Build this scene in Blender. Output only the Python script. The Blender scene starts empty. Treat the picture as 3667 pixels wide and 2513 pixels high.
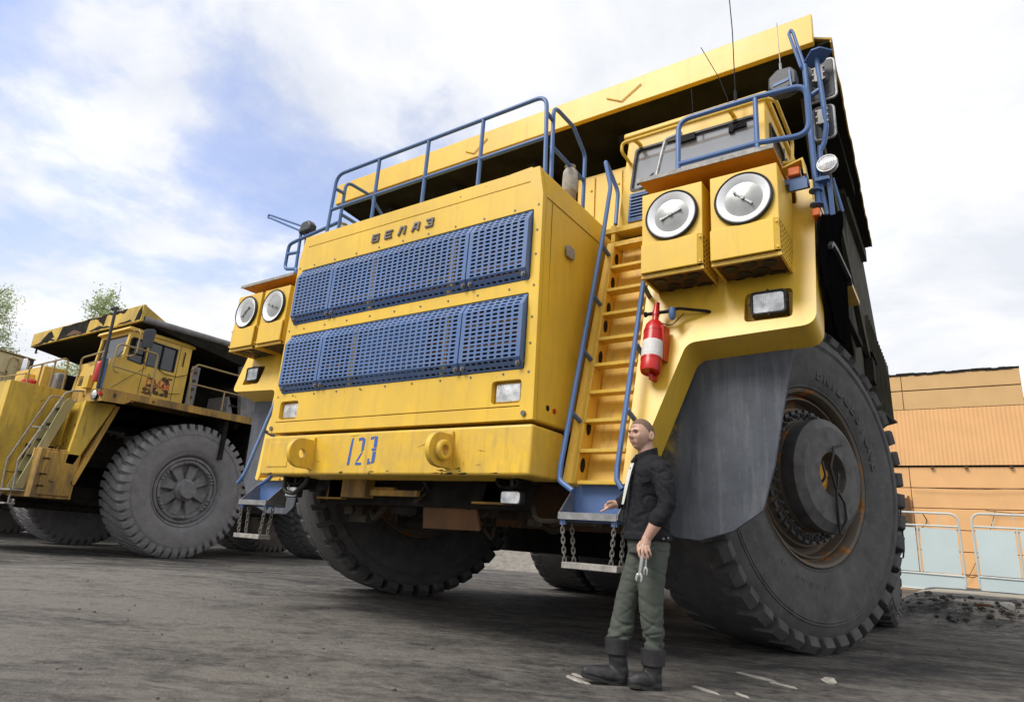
import bpy, math, random
from mathutils import Vector, Matrix, noise
random.seed(7)
scene = bpy.context.scene
COL = scene.collection
PI = math.pi
# ---------------------------------------------------------------- camera
YAW, PITCH, ROLL = -0.6119195, 0.2832114, 0.068676
fw = Vector((math.sin(YAW)*math.cos(PITCH), math.cos(YAW)*math.cos(PITCH), math.sin(PITCH)))
r0 = Vector((math.cos(YAW), -math.sin(YAW), 0)); u0 = r0.cross(fw)
rt = math.cos(ROLL)*r0+math.sin(ROLL)*u0; up = -math.sin(ROLL)*r0+math.cos(ROLL)*u0
cam = bpy.data.cameras.new('camera'); co = bpy.data.objects.new('camera', cam); COL.objects.link(co)
m = Matrix((rt, up, -fw)).transposed().to_4x4(); m.translation = Vector((3.8522, -3.72854, 0.84315))
co.matrix_world = m
cam.sensor_width = 36; cam.lens = 36*2297.05/3667; cam.clip_start = 0.05; cam.clip_end = 3000
scene.camera = co
# ---------------------------------------------------------------- light
SUN_EL, SUN_AZ = 48, 205            # azimuth clockwise from +Y
world = bpy.data.worlds.new("World"); scene.world = world; world.use_nodes = True
sun = bpy.data.lights.new('sun', 'SUN'); sun.energy = 2.0; sun.angle = math.radians(24); sun.color = (1, .96, .89)
so = bpy.data.objects.new('sun', sun); COL.objects.link(so)
a, e = math.radians(SUN_AZ), math.radians(SUN_EL)
sd = Vector((math.sin(a)*math.cos(e), math.cos(a)*math.cos(e), math.sin(e)))
so.rotation_euler = sd.to_track_quat('Z', 'Y').to_euler(); so.location = (0, -20, 30)
scene.view_settings.view_transform = 'Standard'; scene.view_settings.look = 'None'
scene.view_settings.exposure = 0.62; scene.view_settings.gamma = 1

def N(nt, typ, **kw):
    n = nt.nodes.new(typ)
    for k, v in kw.items():
        if hasattr(n, k) and not k.startswith('i_'): setattr(n, k, v)
    return n
def L(nt, a, b): nt.links.new(a, b)
def ramp(nt, src, stops, interp='LINEAR'):
    r = N(nt, 'ShaderNodeValToRGB'); r.color_ramp.interpolation = interp
    el = r.color_ramp.elements
    while len(el) < len(stops): el.new(0.5)
    for i, (p, c) in enumerate(stops):
        el[i].position = p; el[i].color = (c, c, c, 1) if isinstance(c, (int, float)) else (*c, 1)
    L(nt, src, r.inputs[0]); return r.outputs[0]
def noise_n(nt, vec, scale, detail=6, rough=.55, dist=0):
    n = N(nt, 'ShaderNodeTexNoise'); n.inputs['Scale'].default_value = scale; n.inputs['Detail'].default_value = detail
    n.inputs['Roughness'].default_value = rough; n.inputs['Distortion'].default_value = dist
    if vec is not None: L(nt, vec, n.inputs['Vector'])
    return n.outputs['Fac']
def mathn(nt, op, a, b=None, c=None, clamp=False):
    n = N(nt, 'ShaderNodeMath', operation=op); n.use_clamp = clamp
    for i, v in enumerate((a, b, c)):
        if v is None: continue
        if isinstance(v, (int, float)): n.inputs[i].default_value = v
        else: L(nt, v, n.inputs[i])
    return n.outputs[0]
def mix(nt, fac, a, b, bt='MIX'):
    n = N(nt, 'ShaderNodeMix', data_type='RGBA', blend_type=bt)
    for sock, v in ((n.inputs['Factor'], fac), (n.inputs['A'], a), (n.inputs['B'], b)):
        pass
    fi, ai, bi = n.inputs[0], n.inputs[6], n.inputs[7]
    for s, v in ((fi, fac), (ai, a), (bi, b)):
        if isinstance(v, (int, float)): s.default_value = v
        elif isinstance(v, tuple): s.default_value = (*v, 1)
        else: L(nt, v, s)
    return n.outputs[2]
def mapping(nt, vec, scale=(1, 1, 1), loc=(0, 0, 0), rot=(0, 0, 0)):
    mp = N(nt, 'ShaderNodeMapping'); mp.inputs['Scale'].default_value = scale
    mp.inputs['Location'].default_value = loc; mp.inputs['Rotation'].default_value = rot
    L(nt, vec, mp.inputs['Vector']); return mp.outputs[0]

# sky: Nishita blue with broken procedural cloud over it
nt = world.node_tree; nt.nodes.clear()
out = N(nt, 'ShaderNodeOutputWorld'); bg = N(nt, 'ShaderNodeBackground'); L(nt, bg.outputs[0], out.inputs[0])
sky = N(nt, 'ShaderNodeTexSky'); sky.sky_type = 'NISHITA'; sky.sun_disc = False
sky.sun_elevation = math.radians(SUN_EL); sky.sun_rotation = math.radians(SUN_AZ); sky.air_density = 1.0; sky.dust_density = .6
tc = N(nt, 'ShaderNodeTexCoord'); dirv = tc.outputs['Generated']
sx = N(nt, 'ShaderNodeSeparateXYZ'); L(nt, dirv, sx.inputs[0])
zc = mathn(nt, 'ADD', mathn(nt, 'MAXIMUM', sx.outputs[2], 0.0), 0.22)
cx = mathn(nt, 'DIVIDE', sx.outputs[0], zc); cy = mathn(nt, 'DIVIDE', sx.outputs[1], zc)
cb = N(nt, 'ShaderNodeCombineXYZ'); L(nt, cx, cb.inputs[0]); L(nt, cy, cb.inputs[1])
cl = noise_n(nt, cb.outputs[0], 1.55, 9, .56, .35)
cl2 = noise_n(nt, mapping(nt, cb.outputs[0], loc=(3.1, 7.7, 0)), 5.0, 8, .6, .2)
# a clear gap in the cloud to the left of the trucks (direction blob)
def blob(v, lo, hi):
    d = N(nt, 'ShaderNodeVectorMath', operation='DOT_PRODUCT'); L(nt, dirv, d.inputs[0]); d.inputs[1].default_value = Vector(v).normalized()
    mr = N(nt, 'ShaderNodeMapRange'); mr.interpolation_type = 'SMOOTHSTEP'; mr.inputs[1].default_value = lo; mr.inputs[2].default_value = hi
    L(nt, d.outputs['Value'], mr.inputs[0]); return mr.outputs[0]
gap = mathn(nt, 'MULTIPLY', blob((-0.8338, 0.3056, 0.4598), .86, .985), .44)
gap3 = mathn(nt, 'MULTIPLY', blob((-0.8107, 0.3972, 0.43), .97, 1.0), .10)
gap4 = mathn(nt, 'MULTIPLY', blob((-0.855, 0.1812, 0.486), .93, 1.0), .12)
bank1 = mathn(nt, 'MULTIPLY', blob((-0.918, 0.2882, 0.2725), .962, .995), .34)
bank2 = mathn(nt, 'MULTIPLY', blob((-0.8194, 0.2623, 0.5096), .990, .999), .16)
bank3 = mathn(nt, 'MULTIPLY', blob((-0.6985, 0.3441, 0.6275), .955, .995), .20)
bank4 = mathn(nt, 'MULTIPLY', blob((-0.839, 0.4846, 0.2473), .965, .995), .14)
cov = mathn(nt, 'ADD', mathn(nt, 'MULTIPLY', cl, 1.0), mathn(nt, 'MULTIPLY', mathn(nt, 'SUBTRACT', cl2, .5), .55))
cov = mathn(nt, 'ADD', cov, .25)
for g_ in (gap, gap3, gap4): cov = mathn(nt, 'SUBTRACT', cov, g_)
for g_ in (bank1, bank2, bank3, bank4): cov = mathn(nt, 'ADD', cov, g_)
mask = ramp(nt, cov, [(.34, .30), (.46, .52), (.56, .88), (.66, 1.0)])
shade = ramp(nt, noise_n(nt, mapping(nt, cb.outputs[0], loc=(1.7, 2.2, 0)), 2.2, 7, .6, .3), [(.36, (.76, .79, .85)), (.50, (.88, .895, .925)), (.64, (1.03, 1.03, 1.03))])
skc = N(nt, 'ShaderNodeVectorMath', operation='SCALE'); L(nt, sky.outputs[0], skc.inputs[0]); skc.inputs['Scale'].default_value = .21
blue = mix(nt, 1.0, skc.outputs[0], (1.05, 1.0, 1.16), 'MULTIPLY')
L(nt, mix(nt, mask, blue, shade), bg.inputs[0]); bg.inputs[1].default_value = 0.71

# ---------------------------------------------------------------- mesh helpers
BASE = {}          # object -> world position its mesh is relative to
class MB:
    def __init__(s, sx=1, xc=0.0): s.v = []; s.f = []; s.sx = sx; s.xc = xc
    def add(s, vs, fs):
        o = len(s.v); s.v += [Vector(p) for p in vs]; s.f += [tuple(i+o for i in f) for f in fs]; return s
    def box(s, x0, x1, y0, y1, z0, z1):
        vs = [(x, y, z) for x in (x0, x1) for y in (y0, y1) for z in (z0, z1)]
        return s.add(vs, [(0, 1, 3, 2), (4, 6, 7, 5), (0, 4, 5, 1), (2, 3, 7, 6), (0, 2, 6, 4), (1, 5, 7, 3)])
    def hexa(s, c8):      # bottom 4, top 4
        return s.add(c8, [(0, 3, 2, 1), (4, 5, 6, 7), (0, 1, 5, 4), (1, 2, 6, 5), (2, 3, 7, 6), (3, 0, 4, 7)])
    def bar(s, p, q, w, h, upv=(0, 0, 1)):
        p, q = Vector(p), Vector(q); d = (q-p).normalized(); upv = Vector(upv)
        sd_ = d.cross(upv)
        if sd_.length < 1e-4: sd_ = d.cross(Vector((1, 0, 0)))
        sd_.normalize(); u_ = sd_.cross(d).normalized()
        c = [p-sd_*w/2-u_*h/2, p+sd_*w/2-u_*h/2, p+sd_*w/2+u_*h/2, p-sd_*w/2+u_*h/2]
        return s.hexa(c+[k+(q-p) for k in c])
    def poly(s, pts, ext):
        """extrude planar polygon (3D pts) by vector, holes none"""
        n = len(pts); ext = Vector(ext); a = [Vector(p) for p in pts]; b = [p+ext for p in a]
        s.add(a+b, [tuple(range(n))[::-1], tuple(range(n, 2*n))]+[(i, (i+1) % n, n+(i+1) % n, n+i) for i in range(n)])
        return s
    def tube(s, pts, r, n=8, closed=False, cap=True):
        pts = [Vector(p) for p in pts]; m_ = len(pts); rs = r if isinstance(r, (list, tuple)) else [r]*m_
        tang = []
        for i in range(m_):
            if closed: t = pts[(i+1) % m_]-pts[i-1]
            elif i == 0: t = pts[1]-pts[0]
            elif i == m_-1: t = pts[-1]-pts[-2]
            else: t = (pts[i+1]-pts[i]).normalized()+(pts[i]-pts[i-1]).normalized()
            tang.append(t.normalized())
        ref = Vector((0, 0, 1)) if abs(tang[0].z) < .9 else Vector((1, 0, 0))
        nrm = (ref-tang[0]*ref.dot(tang[0])).normalized(); rings = []
        for i in range(m_):
            nrm = (nrm-tang[i]*nrm.dot(tang[i])).normalized(); b = tang[i].cross(nrm)
            rings.append([pts[i]+(nrm*math.cos(2*PI*k/n)+b*math.sin(2*PI*k/n))*rs[i] for k in range(n)])
        vs = [v for rg in rings for v in rg]; fs = []
        for i in range(m_ if closed else m_-1):
            j = (i+1) % m_
            for k in range(n):
                fs.append((i*n+k, i*n+(k+1) % n, j*n+(k+1) % n, j*n+k))
        if cap and not closed: fs += [tuple(range(n))[::-1], tuple((m_-1)*n+k for k in range(n))]
        return s.add(vs, fs)
    def lathe(s, prof, c, ax, n=32, cap=True, a0=0, a1=2*PI):
        """prof: list of (r, h) along axis ax from centre c"""
        c, ax = Vector(c), Vector(ax).normalized(); ref = Vector((0, 0, 1)) if abs(ax.z) < .9 else Vector((1, 0, 0))
        u = (ref-ax*ref.dot(ax)).normalized(); w = ax.cross(u)
        vs = [c+ax*h+(u*math.cos(2*PI*k/n)+w*math.sin(2*PI*k/n))*r for r, h in prof for k in range(n)]
        fs = []
        for i in range(len(prof)-1):
            for k in range(n): fs.append((i*n+k, i*n+(k+1) % n, (i+1)*n+(k+1) % n, (i+1)*n+k))
        if cap:
            if prof[0][0] > 1e-6: fs.append(tuple(range(n))[::-1])
            if prof[-1][0] > 1e-6: fs.append(tuple((len(prof)-1)*n+k for k in range(n)))
        return s.add(vs, fs)
    def cyl(s, p, q, r, n=12, r2=None):
        p, q = Vector(p), Vector(q); return s.lathe([(r, 0), (r if r2 is None else r2, (q-p).length)], p, q-p, n)
    def build(s, name, mat, parent=None, base=None, bevel=0, ang=35, smooth=True, seg=2, weld=False):
        vs = s.v
        if s.sx == -1: vs = [Vector((2*s.xc-v.x, v.y, v.z)) for v in vs]; fs = [f[::-1] for f in s.f]
        else: fs = s.f
        b = Vector(base) if base is not None else (BASE[parent] if parent is not None else Vector((0, 0, 0)))
        me = bpy.data.meshes.new(name); me.from_pydata([v-b for v in vs], [], fs)
        import bmesh as _b
        bm = _b.new(); bm.from_mesh(me)
        if weld: _b.ops.remove_doubles(bm, verts=bm.verts, dist=1e-5)
        _b.ops.recalc_face_normals(bm, faces=bm.faces); bm.to_mesh(me); bm.free()
        if smooth:
            me.polygons.foreach_set('use_smooth', [True]*len(me.polygons)); me.set_sharp_from_angle(angle=math.radians(ang))
        o = bpy.data.objects.new(name, me); COL.objects.link(o)
        for mt in (mat if isinstance(mat, (list, tuple)) else [mat]): me.materials.append(mt)
        if parent is not None: o.parent = parent; BASE[o] = b
        else: o.location = b; BASE[o] = b
        if bevel:
            md = o.modifiers.new('b', 'BEVEL'); md.width = bevel; md.segments = seg; md.limit_method = 'ANGLE'; md.angle_limit = math.radians(40)
        return o
def fillet(pts, rad, seg=5, closed=False):
    pts = [Vector(p) for p in pts]; n = len(pts); out_ = []
    for i, p in enumerate(pts):
        rr = rad[i] if isinstance(rad, (list, tuple)) else rad
        if (not closed and i in (0, n-1)) or rr <= 0: out_.append(p); continue
        a_ = pts[i-1]-p; b_ = pts[(i+1) % n]-p; la, lb = a_.length, b_.length; a_.normalize(); b_.normalize()
        th = a_.angle(b_)
        if th > PI-.05: out_.append(p); continue
        t = min(rr/math.tan(th/2), la*.49, lb*.49); s_, e_ = p+a_*t, p+b_*t
        for k in range(seg+1):
            u = k/seg; out_.append(s_*(1-u)**2+p*2*u*(1-u)+e_*u*u)
    return out_
def holed(mb, outer, holes, P, ext):
    """polygon with holes in 2D, mapped by P(u,v)->3D, extruded by ext"""
    import bmesh as _b
    bm = _b.new(); loops = []
    for lp in [outer]+holes:
        vs = [bm.verts.new((p[0], p[1], 0)) for p in lp]; es = [bm.edges.new((vs[i], vs[(i+1) % len(vs)])) for i in range(len(vs))]; loops.append(vs)
    _b.ops.triangle_fill(bm, use_beauty=True, use_dissolve=False, edges=bm.edges[:])
    bm.verts.index_update(); V = [P(v.co.x, v.co.y) for v in bm.verts]; n = len(V); ext = Vector(ext)
    fs = [tuple(v.index for v in f.verts) for f in bm.faces]
    allf = fs+[tuple(i+n for i in f[::-1]) for f in fs]; k = 0
    for lp in loops:
        idx = [v.index for v in lp]
        for i in range(len(idx)): a_, b_ = idx[i], idx[(i+1) % len(idx)]; allf.append((a_, b_, b_+n, a_+n))
    bm.free(); mb.add([Vector(p) for p in V]+[Vector(p)+ext for p in V], allf); return mb
def rrect(x0, x1, z0, z1, r=.03, seg=3):
    return [(p.x, p.y) for p in fillet([(x0, z0, 0), (x1, z0, 0), (x1, z1, 0), (x0, z1, 0)], r, seg, True)]
def ell(cx_, cz_, a_, b_, n=14, rot=0):
    return [(cx_+a_*math.cos(2*PI*i/n)*math.cos(rot)-b_*math.sin(2*PI*i/n)*math.sin(rot), cz_+a_*math.cos(2*PI*i/n)*math.sin(rot)+b_*math.sin(2*PI*i/n)*math.cos(rot)) for i in range(n)]
def thing(name, loc, label, cat, group=None):
    o = bpy.data.objects.new(name, None); o.empty_display_size = .3; COL.objects.link(o); o.location = loc; BASE[o] = Vector(loc)
    tag(o, label, cat, group); return o
def tag(o, label=None, cat=None, group=None, kind=None):
    if label: o['label'] = label
    if cat: o['category'] = cat
    if group: o['group'] = group
    if kind: o['kind'] = kind
    return o
def text_mesh(s, size, depth, bold=0.0):
    cu = bpy.data.curves.new('t', 'FONT'); cu.body = s; cu.size = size; cu.extrude = depth; cu.offset = bold; cu.align_x = 'CENTER'; cu.resolution_u = 3
    ob = bpy.data.objects.new('t', cu); COL.objects.link(ob); bpy.context.view_layer.update()
    me = bpy.data.meshes.new_from_object(ob.evaluated_get(bpy.context.evaluated_depsgraph_get()))
    vs = [v.co.copy() for v in me.vertices]; fs = [tuple(p.vertices) for p in me.polygons]
    bpy.data.objects.remove(ob); bpy.data.curves.remove(cu); bpy.data.meshes.remove(me); return vs, fs

# ---------------------------------------------------------------- materials
def material(name):
    mt = bpy.data.materials.new(name); mt.use_nodes = True; nt = mt.node_tree; nt.nodes.clear()
    o = N(nt, 'ShaderNodeOutputMaterial'); b = N(nt, 'ShaderNodeBsdfPrincipled'); L(nt, b.outputs[0], o.inputs[0]); return mt, nt, b
def bump(nt, b, h, strength=.3, dist=.01):
    bp = N(nt, 'ShaderNodeBump'); bp.inputs['Strength'].default_value = strength; bp.inputs['Distance'].default_value = dist
    L(nt, h, bp.inputs['Height']); L(nt, bp.outputs[0], b.inputs['Normal'])
def paint(name, col, dirt=.3, rust=0.0, rough=.38, dirtcol=(.09, .07, .05), rustcol=(.10, .045, .02), var=.10, wave=.4, dust=0.0, dustcol=(.25, .22, .18), coat=0, smudge=0, smudgecol=(.05, .035, .02)):
    mt, nt, b = material(name); tc = N(nt, 'ShaderNodeTexCoord'); v = tc.outputs['Object']
    big = noise_n(nt, v, 1.3, 4); c = mix(nt, ramp(nt, big, [(.3, 0), (.7, 1)]), tuple(x*(1-var) for x in col), tuple(min(1, x*(1+var)) for x in col))
    streak = noise_n(nt, mapping(nt, v, (9, 9, .9)), 1.6, 7, .65); speck = noise_n(nt, v, 26, 6, .7); patch = noise_n(nt, v, 2.6, 8, .62)
    d = mathn(nt, 'MULTIPLY', ramp(nt, streak, [(.50, 0), (.78, 1)]), ramp(nt, patch, [(.4, .15), (.65, 1)]))
    d = mathn(nt, 'MAXIMUM', d, mathn(nt, 'MULTIPLY', ramp(nt, speck, [(.63, 0), (.72, 1)]), .6))
    d = mathn(nt, 'MULTIPLY', d, dirt, clamp=True); c = mix(nt, d, c, dirtcol)
    if smudge:
        sm = mathn(nt, 'ADD', mathn(nt, 'MULTIPLY', noise_n(nt, mapping(nt, v, (1.4, 1.4, .7), loc=(3, 5, 2)), 1.0, 8, .62, .6), .65), mathn(nt, 'MULTIPLY', noise_n(nt, mapping(nt, v, (6, 6, .8), loc=(1, 2, 7)), 1.2, 6, .6), .35))
        c = mix(nt, mathn(nt, 'MULTIPLY', ramp(nt, sm, [(.44, 0), (.62, 1)]), smudge, clamp=True), c, smudgecol)
    if dust:
        g = N(nt, 'ShaderNodeNewGeometry'); s_ = N(nt, 'ShaderNodeSeparateXYZ'); L(nt, g.outputs['Normal'], s_.inputs[0])
        up_ = ramp(nt, s_.outputs[2], [(.55, .25), (.95, 1)]); dm = mathn(nt, 'MULTIPLY', up_, ramp(nt, noise_n(nt, v, 7, 7, .65), [(.35, 0), (.6, 1)])); c = mix(nt, mathn(nt, 'MULTIPLY', dm, dust, clamp=True), c, dustcol)
    r_ = rough
    if rust:
        rn = noise_n(nt, v, 3.4, 10, .68, .4); rm = ramp(nt, rn, [(.66-rust*.3, 0), (.69-rust*.3, 1)])
        rc = mix(nt, ramp(nt, noise_n(nt, v, 14, 5), [(.35, 0), (.65, 1)]), rustcol, tuple(x*.45 for x in rustcol)); c = mix(nt, rm, c, rc)
        rr = N(nt, 'ShaderNodeMapRange'); rr.inputs[3].default_value = rough; rr.inputs[4].default_value = .85; L(nt, rm, rr.inputs[0]); L(nt, rr.outputs[0], b.inputs['Roughness'])
    else:
        rr = N(nt, 'ShaderNodeMapRange'); rr.inputs[3].default_value = rough*.8; rr.inputs[4].default_value = min(1, rough*1.5); L(nt, patch, rr.inputs[0]); L(nt, rr.outputs[0], b.inputs['Roughness'])
    L(nt, c, b.inputs['Base Color'])
    if coat: b.inputs['Coat Weight'].default_value = coat; b.inputs['Coat Roughness'].default_value = .28
    h = mathn(nt, 'ADD', mathn(nt, 'MULTIPLY', noise_n(nt, v, 2.2, 2), wave), mathn(nt, 'MULTIPLY', noise_n(nt, v, 60, 3), .03)); bump(nt, b, h, .35, .03)
    return mt
def plain(name, col, rough=.6, metal=0, var=.2, scale=12, bmp=.2, spec=None):
    mt, nt, b = material(name); tc = N(nt, 'ShaderNodeTexCoord'); n = noise_n(nt, tc.outputs['Object'], scale, 6, .6)
    L(nt, mix(nt, ramp(nt, n, [(.3, 0), (.7, 1)]), tuple(x*(1-var) for x in col), tuple(min(1, x*(1+var)) for x in col)), b.inputs['Base Color'])
    b.inputs['Roughness'].default_value = rough; b.inputs['Metallic'].default_value = metal
    if spec is not None: b.inputs['Specular IOR Level'].default_value = spec
    if bmp: bump(nt, b, noise_n(nt, tc.outputs['Object'], scale*4, 5), bmp, .004)
    return mt
def rubber(name, dark, light, dust=(.16, .14, .12), amt=.5, scale=5):
    mt, nt, b = material(name); tc = N(nt, 'ShaderNodeTexCoord'); v = tc.outputs['Object']
    c = mix(nt, ramp(nt, noise_n(nt, v, scale, 8, .6), [(.3, 0), (.7, 1)]), dark, light)
    c = mix(nt, mathn(nt, 'MULTIPLY', ramp(nt, noise_n(nt, v, scale*2.3, 9, .7, .3), [(.48, 0), (.72, 1)]), amt), c, dust)
    L(nt, c, b.inputs['Base Color']); b.inputs['Roughness'].default_value = .78; b.inputs['Specular IOR Level'].default_value = .3
    bump(nt, b, noise_n(nt, v, 45, 6, .7), .35, .006); return mt
YEL = (.81, .505, .030)
M = {}
M['yellow'] = paint('yellow_paint', YEL, smudge=.10, smudgecol=(.45, .28, .05), dirt=.38, rough=.42, wave=.35, dust=.35, coat=.35)
M['yellow_dirty'] = paint('yellow_paint_dirty', (.79, .490, .035), smudge=.12, smudgecol=(.35, .22, .06), dirt=.75, rough=.42, dust=.8, rust=.02)
M['ladder_yellow'] = paint('ladder_yellow', (.79, .48, .055), dirt=1.0, rough=.45, dust=.3, dirtcol=(.16, .11, .05))
M['blue'] = paint('blue_paint', (.075, .155, .36), dirt=.35, rough=.38, var=.12, dirtcol=(.10, .10, .11), dust=.5)
M['blue_rail'] = paint('blue_rail_paint', (.06, .14, .34), dirt=.4, rough=.36, dirtcol=(.16, .14, .14), dust=.25)
M['old_yellow'] = paint('old_yellow_paint', (.68, .45, .045), dirt=1.0, rust=.06, smudge=.50, smudgecol=(.13, .08, .03), rough=.55, dirtcol=(.07, .045, .02), var=.18, dust=.5)
M['old_yellow_clean'] = paint('old_cab_paint', (.70, .45, .06), smudge=.22, smudgecol=(.2, .13, .05), dirt=.5, rust=.03, rough=.5, dust=.4)
M['grimy_orange'] = paint('grimy_orange_paint', (.48, .28, .05), dirt=1.3, rust=.10, smudge=.9, smudgecol=(.07, .055, .04), rough=.7, dirtcol=(.05, .035, .02), rustcol=(.06, .045, .035), var=.3)
M['beige'] = paint('peeling_beige_paint', (.60, .50, .28), dirt=.5, rust=.22, rough=.6, rustcol=(.10, .05, .035))
M['old_ladder'] = paint('old_ladder_paint', (.36, .32, .16), dirt=1.0, rust=.05, rough=.7)
M['rail_old'] = paint('worn_rail', (.34, .24, .10), dirt=.6, rust=.15, rough=.5, rustcol=(.14, .09, .06))
M['orange_under'] = paint('orange_underside', (.62, .25, .02), dirt=.55, rough=.5)
M['dark_steel'] = plain('dark_dirty_steel', (.020, .018, .016), .9, 0, .5, 6, .5, .12)
M['tray_dark'] = plain('dark_tray_steel', (.020, .019, .014), .9, 0, .4, 3, .4, .12)
M['tray_side'] = plain('tray_side_steel', (.060, .056, .040), .85, 0, .4, 4, .4, .15)
M['rust_plate'] = paint('rusty_plate', (.15, .065, .02), dirt=.9, rust=.25, smudge=.8, smudgecol=(.03, .027, .025), rough=.8, rustcol=(.05, .04, .035))
M['under_dirt'] = plain('caked_underside_dirt', (.055, .045, .035), .9, 0, .6, 5, .8, .15)
M['grey_metal'] = plain('bare_grey_metal', (.30, .30, .30), .45, .6, .3, 14, .3)
M['step_metal'] = plain('worn_step_metal', (.30, .28, .255), .6, .1, .4, 18, .5)
M['badge'] = plain('badge_grey', (.16, .15, .15), .4, .5, .2, 8, .1)
M['chain'] = plain('chain_metal', (.17, .155, .14), .7, .2, .3, 30, .3)
M['chrome'] = plain('lamp_reflector', (.85, .86, .88), .18, .75, .05, 20, .05)
M['white_ring'] = plain('white_lamp_ring', (.92, .93, .96), .3, 0, .05, 20, .05)
M['lens_dish'] = plain('lamp_dish', (.33, .34, .33), .3, .2, .12, 9, .1)
M['black'] = plain('black_rubber_trim', (.018, .018, .02), .5, 0, .3, 10, .2)
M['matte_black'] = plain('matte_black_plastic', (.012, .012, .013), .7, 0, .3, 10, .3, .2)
M['mirror_back'] = plain('mirror_back_grey', (.045, .048, .055), .45, .1, .25, 9, .2)
M['amber'] = plain('amber_plastic', (.75, .16, .02), .3, 0, .1, 10, 0)
M['red'] = paint('red_paint', (.50, .012, .010), dirt=.35, rough=.28, var=.12)
M['red_letter'] = paint('red_lettering', (.50, .03, .02), dirt=.4, rust=.28, rough=.6, rustcol=(.28, .17, .05))
M['blue_letter'] = paint('blue_stencil', (.035, .11, .42), dirt=0, rust=.12, rough=.5, rustcol=YEL)
M['sticker'] = plain('white_sticker', (.62, .60, .58), .6, 0, .12, 60, 0)
M['wrap'] = plain('cloth_wrap', (.42, .38, .33), .9, 0, .3, 14, .8)
M['cardboard'] = plain('cardboard', (.26, .18, .10), .9, 0, .25, 10, .5)
M['flap'] = rubber('mud_flap_rubber', (.085, .094, .110), (.145, .158, .185), (.24, .24, .24), .35, 3)
def flapmat():
    mt, nt, b = material('mud_flap_sheet'); tc = N(nt, 'ShaderNodeTexCoord'); v = tc.outputs['Object']
    c = mix(nt, ramp(nt, noise_n(nt, v, 3, 8, .6), [(.3, 0), (.7, 1)]), (.060, .068, .083), (.105, .115, .138))
    stv = ramp(nt, noise_n(nt, mapping(nt, v, (5, 5, .45)), 2.2, 8, .65), [(.47, 0), (.68, 1)])
    c = mix(nt, mathn(nt, 'MULTIPLY', stv, .55), c, (.18, .19, .205))
    scr = ramp(nt, noise_n(nt, mapping(nt, v, (40, 40, 5)), 2.0, 5, .7), [(.62, 0), (.70, 1)]); c = mix(nt, mathn(nt, 'MULTIPLY', scr, .35), c, (.28, .29, .31))
    c = mix(nt, mathn(nt, 'MULTIPLY', ramp(nt, noise_n(nt, v, 40, 6, .7), [(.58, 0), (.68, 1)]), .4), c, (.04, .045, .055))
    sp = N(nt, 'ShaderNodeSeparateXYZ'); L(nt, v, sp.inputs[0])
    dd = N(nt, 'ShaderNodeVectorMath', operation='DISTANCE'); L(nt, mapping(nt, v, (1.6, 0, .55)), dd.inputs[0]); dd.inputs[1].default_value = (2.10*1.6, 0, 1.72*.55)
    ym = mathn(nt, 'MULTIPLY', ramp(nt, dd.outputs['Value'], [(.05, 1), (.24, 0)]), ramp(nt, noise_n(nt, v, 9, 8, .7), [(.42, 0), (.62, 1)])); c = mix(nt, mathn(nt, 'MULTIPLY', ym, .8), c, (.62, .46, .06))
    L(nt, c, b.inputs['Base Color']); b.inputs['Roughness'].default_value = .7; b.inputs['Specular IOR Level'].default_value = .35
    h = mathn(nt, 'ADD', noise_n(nt, v, 2.2, 3), mathn(nt, 'MULTIPLY', noise_n(nt, v, 60, 5, .7), .12)); bump(nt, b, h, .5, .03); return mt
M['flap'] = flapmat()
M['tyre_a'] = rubber('tyre_rubber_main', (.060, .059, .062), (.100, .097, .096), (.17, .15, .135), .40, 5)
M['tyre_b'] = rubber('tyre_rubber_dusty', (.165, .162, .170), (.235, .23, .235), (.29, .27, .25), .4, 4)
M['rim_rust'] = paint('rusty_rim', (.12, .095, .07), dirt=.6, rust=.35, rough=.7, rustcol=(.42, .17, .035))
M['rim_dark'] = plain('dark_rim', (.085, .082, .082), .7, .0, .4, 8, .5)
M['rim_dusty'] = plain('dusty_rim', (.19, .185, .19), .75, 0, .3, 8, .4)
M['hub_yellow'] = paint('hub_yellow', (.70, .35, .03), dirt=.5, rough=.5)
M['glass'] = None
mt, nt, b = material('window_glass'); b.inputs['Base Color'].default_value = (.25, .26, .285, 1); b.inputs['Roughness'].default_value = .06
b.inputs['Specular IOR Level'].default_value = 1.0; b.inputs['IOR'].default_value = 1.9; tcx = N(nt, 'ShaderNodeTexCoord'); bump(nt, b, noise_n(nt, tcx.outputs['Object'], 1.2, 2), .12, .02); M['glass'] = mt
M['glass_dark'] = M['glass'].copy(); M['glass_dark'].name = 'window_glass_dark'
for n_ in M['glass_dark'].node_tree.nodes:
    if n_.type == 'BSDF_PRINCIPLED': n_.inputs['Base Color'].default_value = (.015, .02, .022, 1); n_.inputs['IOR'].default_value = 1.6; n_.inputs['Specular IOR Level'].default_value = .6
M['void'] = plain('shade_black', (.004, .004, .0045), 1.0, 0, .3, 5, 0, 0)  # near-black colour that paints the deep shade of an opening
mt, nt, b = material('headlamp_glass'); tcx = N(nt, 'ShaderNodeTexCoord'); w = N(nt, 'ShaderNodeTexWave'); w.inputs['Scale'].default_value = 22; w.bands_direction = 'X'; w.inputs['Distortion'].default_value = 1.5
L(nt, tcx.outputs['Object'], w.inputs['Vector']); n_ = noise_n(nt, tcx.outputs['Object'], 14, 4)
L(nt, mix(nt, ramp(nt, n_, [(.35, 0), (.65, 1)]), (.42, .43, .44), (.9, .9, .9)), b.inputs['Base Color']); b.inputs['Metallic'].default_value = .5; b.inputs['Roughness'].default_value = .16  # bright blotches in the lens colour serve as painted highlights
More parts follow.
